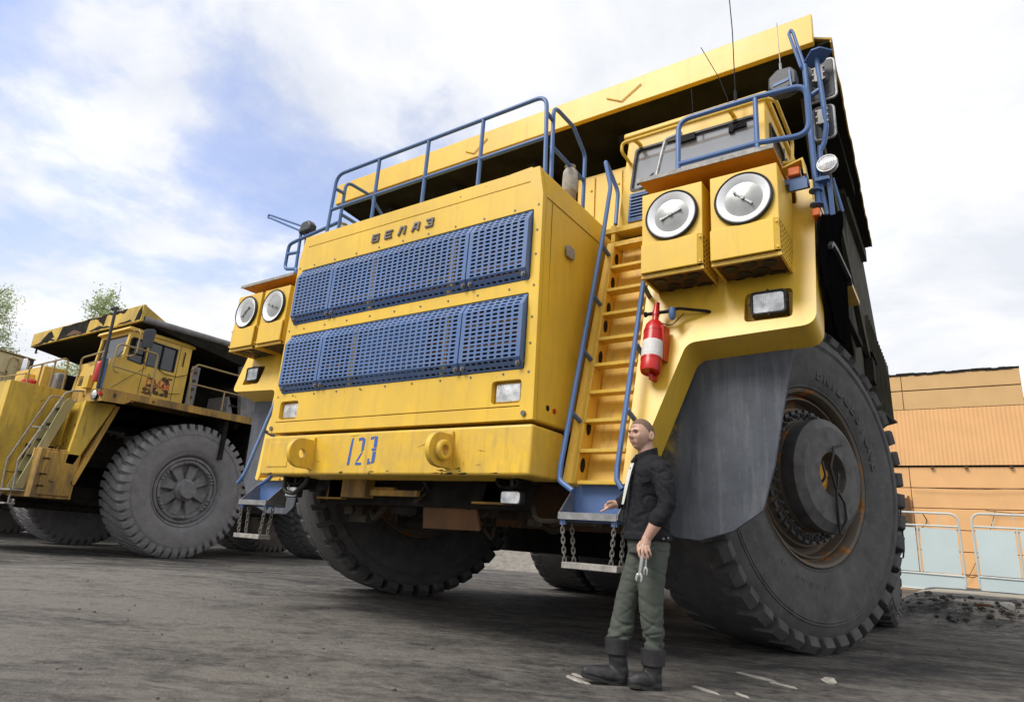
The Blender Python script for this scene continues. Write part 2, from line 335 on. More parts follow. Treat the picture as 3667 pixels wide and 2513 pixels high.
bump(nt, b, w.outputs['Fac'], .5, .004); M['lens'] = mt
# ================================================================ wheels
def tyre_mesh(R, w2, bead, nl, lug_in, prof_r=1.0, seed=1, lugw=.62, slick=False):
    """local: axle along +X (outer face +X), centre at origin"""
    mb = MB(); n = 96
    side = [(bead, w2*.86), (bead+.06, w2*.97), (bead+.16, w2*1.03), ((bead+R)/2, w2*1.07), (R-.26, w2*1.05), (R-.17, w2*1.03), (R-.125, w2*.97), (R-.11, w2*.90)]+([(R-.06, w2*.45)] if not slick else [(R-.085, w2*.72), (R-.05, w2*.66), (R-.004, w2*.60), (R+.002, w2*.3)])
    prof = [(r, x) for r, x in side]+[(R-.055 if not slick else R+.003, 0)]+[(r, -x) for r, x in side[::-1]]
    rings = []
    for r, x in prof:
        rings.append([(x, r*math.sin(2*PI*k/n), r*math.cos(2*PI*k/n)) for k in range(n)])
    vs = [p for rg in rings for p in rg]; fs = []
    for i in range(len(prof)-1):
        for k in range(n): fs.append((i*n+k, i*n+(k+1) % n, (i+1)*n+(k+1) % n, (i+1)*n+k))
    mb.add(vs, fs)
    rnd = random.Random(seed)
    for sgn in (1, -1):
        for k in range(nl):
            a0 = 2*PI*(k+(.5 if sgn < 0 else 0))/nl; hw = PI/nl*lugw
            # stations: (x, r_out, r_in, dtheta, halfwidth factor)
            st = [(w2*1.045, lug_in, lug_in-.02, 0, .8), (w2*1.075, (lug_in+R)/2, lug_in, 0, .95), (w2*1.03, R-.045, R-.17, 0, 1), (w2*.955, R-.004, R-.10, .1, 1), (w2*.6, R, R-.09, .35, 1.02), (w2*.30, R+.002, R-.08, 1.0, 1.1), (w2*.02, R+.002, R-.07, 1.35, 1.0)]
            if slick: st = st[:3]+[(w2*.955, R-.004, R-.10, 0, 1), (w2*.75, R, R-.09, .06, 1.0), (w2*.55, R+.003, R-.06, .12, 1.1)]
            base = len(mb.v); vv = []
            for x, ro, ri, dt, hf in st:
                j = (rnd.random()-.5)*.004
                for ang_, rr in ((a0+dt*PI/nl*sgn-hw*hf, ro+j), (a0+dt*PI/nl*sgn+hw*hf, ro+j), (a0+dt*PI/nl*sgn+hw*hf*1.12, ri), (a0+dt*PI/nl*sgn-hw*hf*1.12, ri)):
                    xx = x if rr > ri+1e-6 else x-.03
                    vv.append((sgn*xx, rr*math.sin(ang_), rr*math.cos(ang_)))
            ff = []
            for i in range(len(st)-1):
                for q in range(4): ff.append((i*4+q, i*4+(q+1) % 4, (i+1)*4+(q+1) % 4, (i+1)*4+q))
            ff += [(3, 2, 1, 0), tuple((len(st)-1)*4+q for q in range(4))]
            mb.add(vv, ff)
    for r_, h_ in ((bead+.045, .012), ((bead+R)/2+.10, .008), (R-.24, .010)):     # moulded rings on the sidewall
        x = w2*1.0
        for (ra, xa), (rb, xb) in zip(side[:-1], side[1:]):
            if ra <= r_ <= rb: x = xa+(xb-xa)*(r_-ra)/(rb-ra)
        for sgn in (1, -1):
            mb.tube([(sgn*x, r_*math.sin(2*PI*k/72), r_*math.cos(2*PI*k/72)) for k in range(72)], h_, 6, True)
    return mb
def side_text(mb, s, r, a_start, a_end, size, x, flip=False, depth=.006):
    n = len(s)
    for i, ch in enumerate(s):
        if ch == ' ': continue
        a_ = math.radians(a_start+(a_end-a_start)*(i/(n-1)))
        vs, fs = text_mesh(ch, size, depth, .004)
        o_ = []
        for v in vs:
            # text x -> tangent (clockwise seen from outside +X: +Y side), text y -> radial
            t, h_, z = v.x, v.y-size*.35, v.z*.2
            if flip: t, h_ = -t, -h_
            o_.append((x+z, (r+h_)*math.sin(a_)+t*math.cos(a_), (r+h_)*math.cos(a_)-t*math.sin(a_)))
        mb.add(o_, fs)
AX = (1, 0, 0)
def wheel_main(parent, c, rot, outer=True, detail=True, name='front_wheel'):
    """deep dished wheel with protruding reduction drum; returns root mesh (the rim)"""
    rim = MB()
    rim.lathe([(.80, .36), (.83, .40), (.815, .425), (.79, .41), (.77, .36), (.775, .30), (.745, .30), (.74, .345), (.722, .35), (.715, .24), (.69, .22), (.66, .24), (.64, .30), (.62, .30), (.60, .345), (.50, .35), (.49, .30), (.30, .28), (.0, .28)], (0, 0, 0), AX, 72, False)
    rim.lathe([(.80, .36), (.70, .10), (.69, -.3), (.80, -.38), (.30, -.30), (.0, -.30)], (0, 0, 0), AX, 48, False)
    rim.lathe([(.83, .37), (.835, -.39), (.79, -.40)], (0, 0, 0), AX, 48, False)
    ro = rim.build(name, M['rim_rust'], parent, base=(0, 0, 0)); ro.location = Vector(c)-BASE[parent]; ro.rotation_euler = (0, 0, rot); BASE[ro] = Vector((0, 0, 0))
    t = tyre_mesh(1.53, .44, .80, 42, 1.40, seed=3, lugw=.62, slick=True)
    to = t.build('tyre', M['tyre_a'], ro, ang=28)
    if detail:
        L_ = MB(); side_text(L_, 'BRIDGESTONE', .995, 7, 79, .165, .4585); side_text(L_, 'V-STEEL', 1.0, 216, 180,   .11, .4572, flip=True)
        L_.build('raised_letter', M['tyre_a'], ro, smooth=False)
    nuts = MB()
    for k in range(36):
        a_ = 2*PI*k/36
        y, z = math.sin(a_), math.cos(a_)
        nuts.bar((.345, y*.575, z*.575), (.375, y*.575, z*.575), .055, .085, (0, y, z)); nuts.cyl((.37, y*.565, z*.565), (.405, y*.565, z*.565), .022, 6); nuts.cyl((.40, y*.565, z*.565), (.425, y*.565, z*.565), .012, 6)
    nuts.build('wheel_nuts', M['rim_dark'], ro, ang=30)
    fl = MB(); fl.lathe([(.50, .30), (.512, .40), (.505, .42), (.485, .42)], (0, 0, 0), AX, 64, False); fl.build('drum_flange', M['rim_rust'], ro)
    dr = MB(); dr.lathe([(.49, .30), (.505, .42), (.512, .45), (.510, .555), (.435, .602), (.43, .605), (.205, .605), (.20, .60), (.185, .42)], (0, 0, 0), AX, 64, False); dr.build('hub_drum', M['rim_dark'], ro, ang=25)
    hc = MB(); hc.lathe([(.19, .43), (.12, .44), (.11, .47), (0, .47)], (0, 0, 0), AX, 32, False); hc.bar((.45, -.12, -.02), (.45, .12, .03), .05, .05); hc.build('hub_core', M['hub_yellow'], ro)
    cb_ = MB()
    for pts in ([(.62, .02, .25), (.64, -.03, .20), (.63, -.08, .06), (.63, -.02, -.12), (.63, .10, -.24), (.62, .13, -.40), (.60, .05, -.52)], [(.60, -.15, .10), (.63, -.16, -.04), (.58, -.18, -.10)], [(.60, .06, .02), (.64, .02, .0), (.63, -.02, -.20), (.61, .03, -.50)], [(.62, .02, .25), (.64, .10, .28)]):
        cb_.tube(fillet(pts, .08, 4), .012, 6)
    cb_.build('hub_cable', M['black'], ro)
    return ro
def copy_tree(o, parent=None):
    c_ = o.copy(); COL.objects.link(c_); BASE[c_] = BASE.get(o, Vector((0, 0, 0)))
    if parent is not None: c_.parent = parent
    for ch in [k for k in bpy.data.objects if k.parent == o]: copy_tree(ch, c_)
    return c_

# ================================================================ main dump truck
T1 = thing('dump_truck', (0, 3.0, 0), 'huge yellow mining dump truck with blue grilles and the number 123 on its bumper', 'dump truck')
ST = .406
w0 = wheel_main(T1, (2.386, 2.995, 1.586), -ST)
w1 = wheel_main(T1, (-2.386, 2.995, 1.586), -ST, detail=False); w1.rotation_euler = (0, 0, -ST+PI)
for X_, fl_ in ((2.45, 0), (1.42, 0), (-2.55, PI), (-1.52, PI)):
    wr = wheel_main(T1, (X_, 8.30, 1.47), fl_, detail=False, name='rear_wheel')

Y_ = M['yellow']; B_ = M['blue']; D_ = M['dark_steel']
def warpx(mb):
    for v in mb.v:
        if abs(v.x) > 1.42:
            z = v.z; s = 1.478+(1.455-1.478)*(z-1.64)/1.76 if z < 3.4 else 1.455+(1.408-1.455)*(z-3.4)/.255
            v.x *= s/1.455
    return mb
# front panel of the hood with its openings
zs = [1.64, 2.2, 2.8, 3.4, 3.655]
outer = [(-1.455, 1.64), (1.455, 1.64), (1.455, 2.2), (1.455, 2.8), (1.455, 3.4), (1.455, 3.655), (-1.455, 3.655), (-1.455, 3.4), (-1.455, 2.8), (-1.455, 2.2)]
holes = [rrect(-1.378, 1.378, 2.70, 3.285, .012, 2), rrect(-1.378, 1.378, 2.01, 2.595, .012, 2), rrect(-1.365, -1.105, 1.765, 1.935, .03), rrect(1.105, 1.365, 1.765, 1.935, .03),
         [(-1.40, 1.737), (1.36, 1.737), (1.36, 1.744), (-1.40, 1.744)], [(-1.34, 3.532), (1.33, 3.532), (1.33, 3.538), (-1.34, 3.538)]]
hp = MB(); holed(hp, outer, holes, lambda u, v: (u, -.04, v), (0, .05, 0)); warpx(hp)
hood = MB(); hood.add([], [])
def ring_at(y, k=1.0): return [(-1.478, y, 1.64), (1.478, y, 1.64), (1.455, y, 3.40), (1.408, y, 3.655), (-1.408, y, 3.655), (-1.455, y, 3.40)]
a_, b_ = ring_at(.01), ring_at(1.35); n6 = 6
hood.add(a_+b_, [(i, (i+1) % 6, 6+(i+1) % 6, 6+i) for i in range(6)]+[(6, 7, 8, 9, 10, 11)])
hood.build('hood', Y_, T1, bevel=.014)
hpo = hp.build('front_panel', Y_, T1, bevel=.006)
sc = MB()      # screws round the openings
for x in [-1.42]+[-1.2+.3*i for i in range(9)]+[1.42]:
    for z in (1.985, 2.648, 3.315): sc.cyl((x, -.045, z), (x, -.038, z), .009, 6)
for z in (2.2, 2.4, 2.9, 3.1):
    for x in (-1.42, 1.42): sc.cyl((x, -.045, z), (x, -.038, z), .009, 6)
for x in (-1.44, 1.40): sc.cyl((x, -.055, 1.685), (x, -.038, 1.685), .02, 8)
sc.build('panel_screw', M['badge'], hpo)
mb = MB(); mb.box(-1.40, 1.40, .20, .24, 1.70, 3.60); mb.build('radiator_core', M['matte_black'], T1)
mb = MB()
for x in (-.42, .54): mb.box(x-.03, x+.03, .03, .06, 2.66, 3.32); 
for x in (-.54, .545): mb.box(x-.025, x+.025, .03, .06, 1.98, 2.62)
mb.build('radiator_post', Y_, T1)
mb = MB()
for z in (2.84, 2.93, 3.06, 2.11, 2.19, 2.27, 2.35, 2.45): mb.box(-1.36, 1.36, .09, .095, z, z+.008)
mb.build('radiator_rods', M['orange_under'], T1)
mb = MB()
for i in range(46):
    x = -.37+i*.0168; mb.box(x, x+.009, -.012, -.008, 2.02, 2.57)
for z in [2.03+.024*i for i in range(23)]: mb.box(-.375, .395, -.006, -.004, z, z+.007)
mb.build('inner_mesh', B_, T1)
for x in (-1.235, 1.235):
    mb = MB(); mb.box(x-.145, x+.145, .012, .02, 1.745, 1.955); lb = mb.build('hood_lamp', Y_, T1)
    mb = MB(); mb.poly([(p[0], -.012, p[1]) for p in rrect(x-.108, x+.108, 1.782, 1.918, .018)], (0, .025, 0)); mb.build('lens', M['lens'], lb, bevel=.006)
# slotted grille covers
def cell(mb, O, U, V, A, B, a, b, t):
    """one cell with a rounded slot. O centre, U/V unit, half cell A,B, half slot a,b, thickness vector t"""
    a2 = a-b*.75; b2 = b*.45
    inn = [(a, -b2), (a, b2), (a2, b), (-a2, b), (-a, b2), (-a, -b2), (-a2, -b), (a2, -b)]
    out_ = [(A, -b2), (A, b2), (a2, B), (-a2, B), (-A, b2), (-A, -b2), (-a2, -B), (a2, -B)]
    cor = [(A, B), (-A, B), (-A, -B), (A, -B)]
    P = lambda q: O+U*q[0]+V*q[1]
    vs = [P(q) for q in inn]+[P(q) for q in out_]+[P(q) for q in cor]+[P(q)+t for q in inn]
    fs = [(8, 9, 1, 0), (10, 11, 3, 2), (12, 13, 5, 4), (14, 15, 7, 6), (9, 16, 10, 2, 1), (11, 17, 12, 4, 3), (13, 18, 14, 6, 5), (15, 19, 8, 0, 7)]
    fs += [(i, (i+1) % 8, 20+(i+1) % 8, 20+i) for i in range(8)]
    mb.add(vs, fs)
def facet(mb, x0, x1, p0, p1, nc, nr, mx, t):
    """slotted facet between 2D points p0(y,z) top and p1 bottom; mx = plain margin at the sides"""
    p0, p1 = Vector((0, p0[0], p0[1])), Vector((0, p1[0], p1[1])); V = p1-p0; ln = V.length; V.normalize(); U = Vector((1, 0, 0))
    A = (x1-x0-2*mx)/nc/2; B = ln/nr/2
    for i in range(nc):
        for j in range(nr):
            cell(mb, Vector((x0+mx+A*(2*i+1), 0, 0))+p0+V*B*(2*j+1), U, V, A, B, A*.72, min(B*.56, .0094), t)
    for xa, xb in ((x0, x0+mx), (x1-mx, x1)):
        mb.add([p0+U*xa, p0+U*xb, p1+U*xb, p1+U*xa], [(0, 1, 2, 3)])
for (z0, z1) in ((2.705, 3.28), (2.015, 2.59)):
    for (x0, x1, nc) in ((-1.372, -.832, 8), (-.824, .800, 25), (.808, 1.372, 8)):
        g = MB(); yt, yf = -.032, -.092
        q = [(yt, z1), (yf, z1-.095), (yf-.005, z0+.075), (yt-.008, z0)]
        facet(g, x0, x1, q[0], q[1], nc, 3, .028, Vector((0, .006, 0)))
        facet(g, x0, x1, q[1], q[2], nc, 12, .028, Vector((0, .006, 0)))
        facet(g, x0, x1, q[2], q[3], nc, 2, .055, Vector((0, .006, .004)))
        for x in (x0, x1):      # end plates
            g.poly([(x, a_[0], a_[1]) for a_ in q], (.003 if x == x0 else -.003, 0, 0))
        go = g.build('grille', B_, T1, smooth=False)
        bb = MB()
        for x in (x0+.03, x1-.03): bb.cyl((x, -.080, z0+.035), (x, -.060, z0+.035), .020, 10); bb.cyl((x, -.090, z0+.035), (x, -.080, z0+.035), .011, 6)
        bb.build('grille_bolts', M['badge'], go)
# badge
def glyph(mb, rects, x, z, s, y, sl=.12):
    for r in rects:
        pts = [(x+(px+sl*pz)*s, y, z+pz*s) for px, pz in r]; mb.poly(pts, (0, -.014, 0))
def R_(x0, x1, z0, z1): return [(x0, z0), (x1, z0), (x1, z1), (x0, z1)]
G = {'B': [R_(0, .28, 0, 1), R_(.28, 1.1, .78, 1), R_(.28, 1.15, .42, .60), R_(.85, 1.15, .16, .42), R_(.28, 1.15, 0, .16)],
     'E': [R_(0, .28, 0, 1), R_(.28, 1.15, .8, 1), R_(.28, 1.05, .42, .6), R_(.28, 1.15, 0, .2)],
     'L': [R_(.25, 1.15, .78, 1), R_(.86, 1.15, 0, .78), [(0, 0), (.3, 0), (.52, .78), (.25, .78)]],
     'A': [R_(.3, 1.15, .78, 1), R_(.86, 1.15, 0, .78), [(0, 0), (.3, 0), (.55, .78), (.3, .78)], R_(.40, .86, .32, .48)],
     'Z': [R_(0, 1.1, .8, 1), R_(.3, 1.05, .42, .6), R_(0, 1.1, 0, .2), R_(.86, 1.12, .2, .42), R_(.86, 1.12, .6, .8)]}
bd = MB()
for i, ch in enumerate('BELAZ'): glyph(bd, G[ch], -.405+i*.165, 3.378+.0006*i, .078, -.04)
bd.build('nameplate_letter', M['badge'], T1, smooth=False)
# bumper
bm_ = MB(); bm_.box(-1.49, 1.49, -.06, .38, 1.255, 1.607); bump_o = bm_.build('bumper', M['yellow_dirty'], T1, bevel=.02, seg=3)
num = MB(); yb = -.063
def q2(pts): num.poly([(p[0], yb+.0015, p[1]) for p in pts], (0, -.0015, 0))
q2([(-.312, 1.335), (-.285, 1.335), (-.268, 1.565), (-.290, 1.545)])
q2([(-.205, 1.555), (-.165, 1.562), (-.165, 1.538), (-.205, 1.532)]); q2([(-.158, 1.562), (-.128, 1.545), (-.135, 1.455), (-.162, 1.44)]); q2([(-.162, 1.43), (-.14, 1.44), (-.185, 1.37), (-.212, 1.36)]); q2([(-.214, 1.335), (-.145, 1.335), (-.145, 1.352), (-.214, 1.356)])
q2([(-.065, 1.56), (-.030, 1.566), (-.030, 1.545), (-.068, 1.538)]); q2([(-.022, 1.566), (.012, 1.562), (.012, 1.475), (-.022, 1.475)]); q2([(-.04, 1.468), (.010, 1.468), (.010, 1.448), (-.04, 1.448)]); q2([(-.024, 1.44), (.010, 1.44), (.004, 1.352), (-.030, 1.345)]); q2([(-.075, 1.362), (-.038, 1.36), (-.038, 1.342), (-.075, 1.338)]); q2([(-.075, 1.385), (-.058, 1.385), (-.058, 1.362), (-.075, 1.362)])
num.build('stencilled_number', M['blue_letter'], bump_o, smooth=False)
hp_ = MB(); hp_.box(-1.385, -1.10, -.066, -.055, 1.325, 1.545); hp_.build('hatch_plate', M['yellow_dirty'], bump_o, bevel=.003)
for X0, boss in ((.76, 1), (-.79, 0)):
    e_ = MB(); out_ = [(-.05, 1.31), (-.10, 1.30)]
    for k in range(13):
        t = math.radians(-90-15*k); out_.append((-.195+.125*math.cos(t), 1.425+.125*math.sin(t)))
    out_ += [(-.10, 1.55), (-.05, 1.56)]
    holed(e_, out_, [ell(-.185, 1.42, .035, .038)], lambda u, v: (X0-.0, u, v), (.045, 0, 0))
    e_.box(X0-.005, X0+.05, -.085, -.058, 1.295, 1.575)
    if boss:
        e_.lathe([(.038, .046), (.038, .085), (.062, .088), (.075, .075), (.078, .044)], (X0, -.185, 1.42), (1, 0, 0), 24, False)
    e_.build('tow_eye', M['yellow_dirty'], bump_o, bevel=.004)
mb = MB(); mb.poly([(x, -.01, z) for x, z in rrect(.0, .0, 0, 0, 0)] if 0 else [(1.08, .0, 3.655), (1.33, .0, 3.655), (1.31, .0, 3.70), (1.10, .0, 3.69)], (0, .5, 0)); mb.build('hood_hatch', M['yellow_dirty'], T1, bevel=.006)
mb = MB()
for x in (-.83, .27): mb.tube([(x-.04, .02, 3.655), (x-.035, .02, 3.69), (x+.035, .02, 3.69), (x+.04, .02, 3.655)], .008, 6)
mb.build('lifting_loop', Y_, T1)
mb = MB(); mb.poly([(1.468, y, z) for y, z in rrect(.315, .435, 3.02, 3.12, .02)], (.02, 0, 0)); mb.build('side_reflector', M['step_metal'], T1, bevel=.004)
mb = MB(); mb.cyl((1.470, .15, 1.755), (1.4795, .15, 1.755), .022, 12); mb.build('drain_hole', M['matte_black'], T1)
mb = MB(); mb.cyl((1.470, .24, 1.75), (1.486, .24, 1.75), .02, 12); mb.build('red_plug', M['red'], T1)
mb = MB(); mb.bar((1.4585, .02, 3.395), (1.4585, 1.34, 3.395), .004, .006); mb.build('side_seam', M['grimy_orange'], T1)
mb = MB(); mb.bar((1.470, .10, 1.66), (1.458, .10, 3.38), .004, .006); mb.build('side_seam', M['grimy_orange'], T1)
rnd = random.Random(21); mb = MB()
for k in range(16):
    x = rnd.uniform(-1.4, 1.4) if k > 6 else rnd.uniform(.66, .92); z = 1.262+rnd.random()**2*.06; w_ = rnd.uniform(.01, .05); h_ = rnd.uniform(.003, .010)
    mb.poly([(x-w_, -.0605, z), (x-w_*.3, -.0605, z+h_*rnd.random()), (x+w_*.5, -.0605, z+h_), (x+w_, -.0605, z+h_*.2), (x+w_*.4, -.0605, z-h_*.6), (x-w_*.5, -.0605, z-h_*.5)], (0, -.0012, 0))
for k in range(7):
    x = rnd.uniform(-1.4, 1.4); z = rnd.uniform(1.28, 1.58); w_ = rnd.uniform(.02, .07); a_ = rnd.uniform(-.3, .3)
    mb.poly([(x-w_, -.0605, z-w_*a_), (x, -.0605, z+.0015), (x+w_, -.0605, z+w_*a_), (x, -.0605, z-.0015)], (0, -.0010, 0))
mb.build('scuff_mark', M['dark_steel'], bump_o, smooth=False)
mb = MB()
for k in range(9):
    x = rnd.uniform(-1.35, 1.40); z = rnd.uniform(3.33, 3.62) if k % 2 else rnd.uniform(1.96, 2.0); w_ = rnd.uniform(.003, .008)
    mb.poly([(x+w_*math.cos(t)*rnd.uniform(.6, 1.3), -.0405, z+w_*math.sin(t)*rnd.uniform(.5, 1)) for t in [2*PI*j/7 for j in range(7)]], (0, -.001, 0))
mb.build('paint_chip', M['rust_plate'], hpo, smooth=False)
# hood handrails
RR = .0185
def rail(name, paths, mat=None, r=RR, parent=T1, sx=1, rad=.07):
    g = MB(sx)
    for p in paths:
        if isinstance(p, tuple): g.tube(fillet(p[0], p[1], 6), p[2] if len(p) > 2 else r, 10)
        else: g.tube(fillet(p, rad, 6), r, 10)
    return g.build(name, mat or M['blue_rail'], parent)
yr = .145
rail('hood_handrail', [([(-1.345, yr, 3.60), (-1.315, yr, 4.46), (1.315, yr, 4.47), (1.345, yr, 3.60)], .12), [(-1.325, yr, 4.045), (1.325, yr, 4.055)]]+[[(x, yr, 3.6), (x, yr, 4.46)] for x in (-.675, -.01, .645)]+[[(s*1.32, yr, 4.30), (s*1.31, yr+.12, 4.30)] for s in (-1, 1)])
for s in (-1, 1):
    rail('side_handrail', [([(1.325, .27, 3.6), (1.31, .27, 4.45), (1.31, .62, 4.46), (1.31, .86, 4.30), (1.31, .85, 3.58)], .10), [(1.31, .27, 4.05), (1.31, .84, 4.03)]], sx=s)
# canisters wrapped in cloth
for s, xx, yy, zb in ((1, 1.30, .62, 3.62), (-1, -1.44, .42, 3.60)):
    g = MB(); g.lathe([(.055, 0), (.062, .02), (.062, .18), (.058, .2)], (xx, yy, zb), (0, 0, 1), 14); co_ = g.build('wrapped_canister', M['cardboard'], T1)
    g = MB(); g.lathe([(.060, .17), (.070, .19), (.073, .30), (.066, .37), (.045, .40), (.03, .405), (.05, .43), (.02, .45), (0, .44)], (xx, yy, zb), (0, 0, 1), 16)
    for v in g.v: k = noise.noise(v*22)*.010; v.x += k; v.y += k; v.z += k*.6
    g.build('cloth_wrap', M['wrap'], co_, ang=60)

# ---------------- both wings: ladder, fender, headlight boxes
def IPY(z, off=0): return .36+.267*(z-1.5)+off
def wing(sx):
    P = lambda x, z, off=0: (x, IPY(z, off), z)
    EXT = Vector((0, .27, -.07))
    # fender front
    f = MB(sx); o_ = fillet([(2.00, 1.235, 0), (2.05, 1.25, 0), (2.36, 2.265, 0), (3.215, 2.30, 0), (3.215, 3.34, 0), (2.00, 3.34, 0)], [0, .02, .10, .10, .02, 0], 6, True)
    holed(f, [(p.x, p.y) for p in o_], [rrect(2.755, 3.07, 2.375, 2.605, .035)], lambda u, v: P(u, v), EXT)
    fo = f.build('fender', Y_, T1, bevel=.016, seg=3)
    f = MB(sx); f.poly([(3.09, IPY(3.32)-.004, 3.30), (3.215, IPY(3.32)-.004, 3.30), (3.205, IPY(3.54), 3.54), (3.08, IPY(3.54), 3.54)], (0, .25, 0)); f.build('fender_cap', Y_, fo, bevel=.01)
    # fender lamp in its recess
    f = MB(sx); f.poly([(2.74, .70, 2.36), (3.085, .70, 2.36), (3.085, .70, 2.62), (2.74, .70, 2.62)], (0, .01, 0))
    f.build('lamp_recess', Y_, fo)
    f = MB(sx); holed(f, rrect(2.80, 3.035, 2.418, 2.588, .03), [rrect(2.815, 3.020, 2.432, 2.574, .02)], lambda u, v: (u, .595, v), (0, .05, 0))
    f.box(2.80, 3.035, .64, .70, 2.42, 2.586)
    for x, z in ((2.80, 2.50), (3.035, 2.50), (2.917, 2.59), (2.917, 2.416)): f.cyl((x, .60, z), (x, .62, z), .012, 6)
    lo = f.build('fender_lamp', M['black'], T1, bevel=.004)
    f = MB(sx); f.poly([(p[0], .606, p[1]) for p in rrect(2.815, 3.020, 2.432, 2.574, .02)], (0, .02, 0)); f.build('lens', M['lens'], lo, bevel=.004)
    # left stringer of the ladder + trough
    f = MB(sx); o_ = [P(1.535, 1.24), P(1.64, 1.24), P(1.64, 3.34), P(1.565, 3.34)]; f.poly(o_, EXT)
    f.poly([P(1.64, 1.24, .16), P(2.00, 1.24, .16), P(2.00, 3.34, .16), P(1.64, 3.34, .16)], (0, .04, 0))
    lad = f.build('ladder', M['ladder_yellow'], T1, bevel=.008)
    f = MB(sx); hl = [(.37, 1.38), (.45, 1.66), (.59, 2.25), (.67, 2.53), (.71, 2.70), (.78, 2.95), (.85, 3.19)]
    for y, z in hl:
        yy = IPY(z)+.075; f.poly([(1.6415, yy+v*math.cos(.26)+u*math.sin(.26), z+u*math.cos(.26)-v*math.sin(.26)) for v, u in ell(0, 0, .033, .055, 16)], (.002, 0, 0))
    f.build('hand_hole', M['matte_black'], lad, smooth=False)  # flat black ellipses paint in the dark inside of the holes
    for i in range(9):
        z = 1.485+.2277*i-(.0 if i < 8 else .0)
        f = MB(sx); y = IPY(z, -.012); f.box(1.642, 1.998, y, y+.11, z-.022, z+.004)
        for k in range(9): f.cyl((1.68+.035*k, y+.03+.04*(k % 2), z+.003), (1.68+.035*k, y+.03+.04*(k % 2), z+.008), .008, 6)
        f.build('rung', M['yellow_dirty'], lad, bevel=.003)
    f = MB(sx); f.box(1.66, 1.98, IPY(1.25, -.0), IPY(1.25, .15), 1.235, 1.262); f.build('toe_plate', M['yellow_dirty'], lad, bevel=.003)
    # upper platform by the ladder
    f = MB(sx); f.box(1.56, 2.12, .93, 1.25, 3.36, 3.385); f.box(1.56, 1.60, .93, 1.25, 3.385, 3.55); f.box(1.62, 2.1, 1.06, 1.3, 3.47, 3.50); f.box(1.60, 2.10, 1.10, 1.12, 3.385, 3.47)
    f.build('top_step', M['yellow_dirty'], T1, bevel=.005)
    # handrails of the ladder
    o = -.15
    rail('ladder_handrail', [([(1.72, .13, 1.175), (1.60, .15, 1.245), (1.595, IPY(1.36, o), 1.36), (1.60, IPY(3.3, o), 3.3), (1.58, .86, 3.90), (1.44, 1.00, 4.32), (1.54, 1.10, 3.98), (1.58, .98, 3.58)], [0, .06, .06, .2, .3, .04, .2, 0], .019)]
         + [[P(1.60, z, o), (1.60, IPY(z-.04, .02), z-.045)] for z in (3.25, 2.755, 2.255, 1.745)], sx=sx)
    rail('ladder_handrail', [([(2.08, .13, 1.19), (2.035, .14, 1.25), (2.025, IPY(1.33, o), 1.33), (2.03, IPY(2.84, o), 2.84), (2.06, IPY(2.9, .02), 2.90)], [0, .05, .1, .03, 0], .019)]
         + [[P(2.035, z, o), (2.025, IPY(z-.04, .02), z-.045)] for z in (2.755, 2.255, 1.745)], sx=sx)
    # blue step box with hanging chain step
    f = MB(sx)
    f.box(1.60, 2.04, .36, .372, .98, 1.255); f.box(1.60, 2.04, .15, .36, 1.012, 1.020)
    sb = f.build('step_box', B_, T1, bevel=.003)
    f = MB(sx)
    for x in (1.60, 2.035): f.poly([(x, .15, 1.0), (x, .37, .98), (x, .37, 1.235), (x, .155, 1.03)], (.006, 0, 0))
    f.box(1.605, 2.035, .146, .17, .99, 1.036); f.build('step_bracket', M['grey_metal'], sb)
    f = MB(sx)
    for x in (1.61, 1.99): f.box(x, x+.04, .165, .19, .955, .99)
    f.build('chain_lug', M['blue_rail'], sb)
    f = MB(sx); f.box(1.64, 2.04, .155, .29, .678, .718)
    for v in f.v: pass
    hs = f.build('hanging_step', M['step_metal'], sb, bevel=.004)
    for x0, y0, x1, y1 in ((1.625, .17, 1.655, .175), (1.645, .27, 1.672, .272), (2.01, .17, 1.99, .175), (2.03, .27, 2.015, .272)):
        f = MB(sx); p, q = Vector((x0, y0, .965)), Vector((x1, y1, .712)); nlk = 8; d = (q-p)/nlk; u_ = d.normalized()
        s1 = u_.cross(Vector((0, 1, 0))).normalized(); s2 = u_.cross(s1)
        for k in range(nlk):
            c_ = p+d*(k+.5); w_ = s1 if k % 2 else (s1*.5+s2*.85).normalized(); hl_ = d.length*.72; hw_ = .0125
            pts = [c_+u_*(hl_-hw_)*math.copysign(1, math.cos(t))*(1 if abs(math.cos(t)) > .01 else 0)+u_*hw_*math.cos(t)+w_*hw_*math.sin(t) for t in [2*PI*(j+.5)/10 for j in range(10)]]
            f.tube(pts, .0052, 6, True)
        f.build('chain', M['chain'], sb)
    # mud flap
    f = MB(sx); cur = fillet([(2.03, 1.5, 0), (2.05, 1.02, 0), (2.2, .93, 0), (2.6, .93, 0), (2.95, 1.05, 0), (3.08, 1.30, 0), (3.11, 2.36, 0), (2.10, 2.36, 0)] if sx < 0 else [(2.03, 1.5, 0), (2.04, 1.02, 0), (2.16, .925, 0), (2.33, .912, 0), (2.56, .985, 0), (2.765, 1.13, 0), (2.855, 1.42, 0), (3.045, 2.36, 0), (2.10, 2.36, 0)], .05, 3, True)
    f.poly([(p.x, .83+.04*math.sin(p.x*3)*(2.36-p.y), p.y) for p in cur], (0, .022, 0)); fl_o = f.build('mud_flap', M['flap'], T1, bevel=.006)
    if sx > 0:
        g = MB(); sc_ = [(2.69, 1.83), (2.66, 1.88), (2.60, 1.84), (2.50, 1.68), (2.43, 1.60), (2.40, 1.45), (2.395, 1.22)]
        g.tube(fillet([(x, .826+.04*math.sin(x*3)*(2.36-z), z) for x, z in sc_], .08, 4), .0045, 5); g.build('flap_scratch', M['flap'], fl_o)  # thin tube laid on the flap as its curved scratch
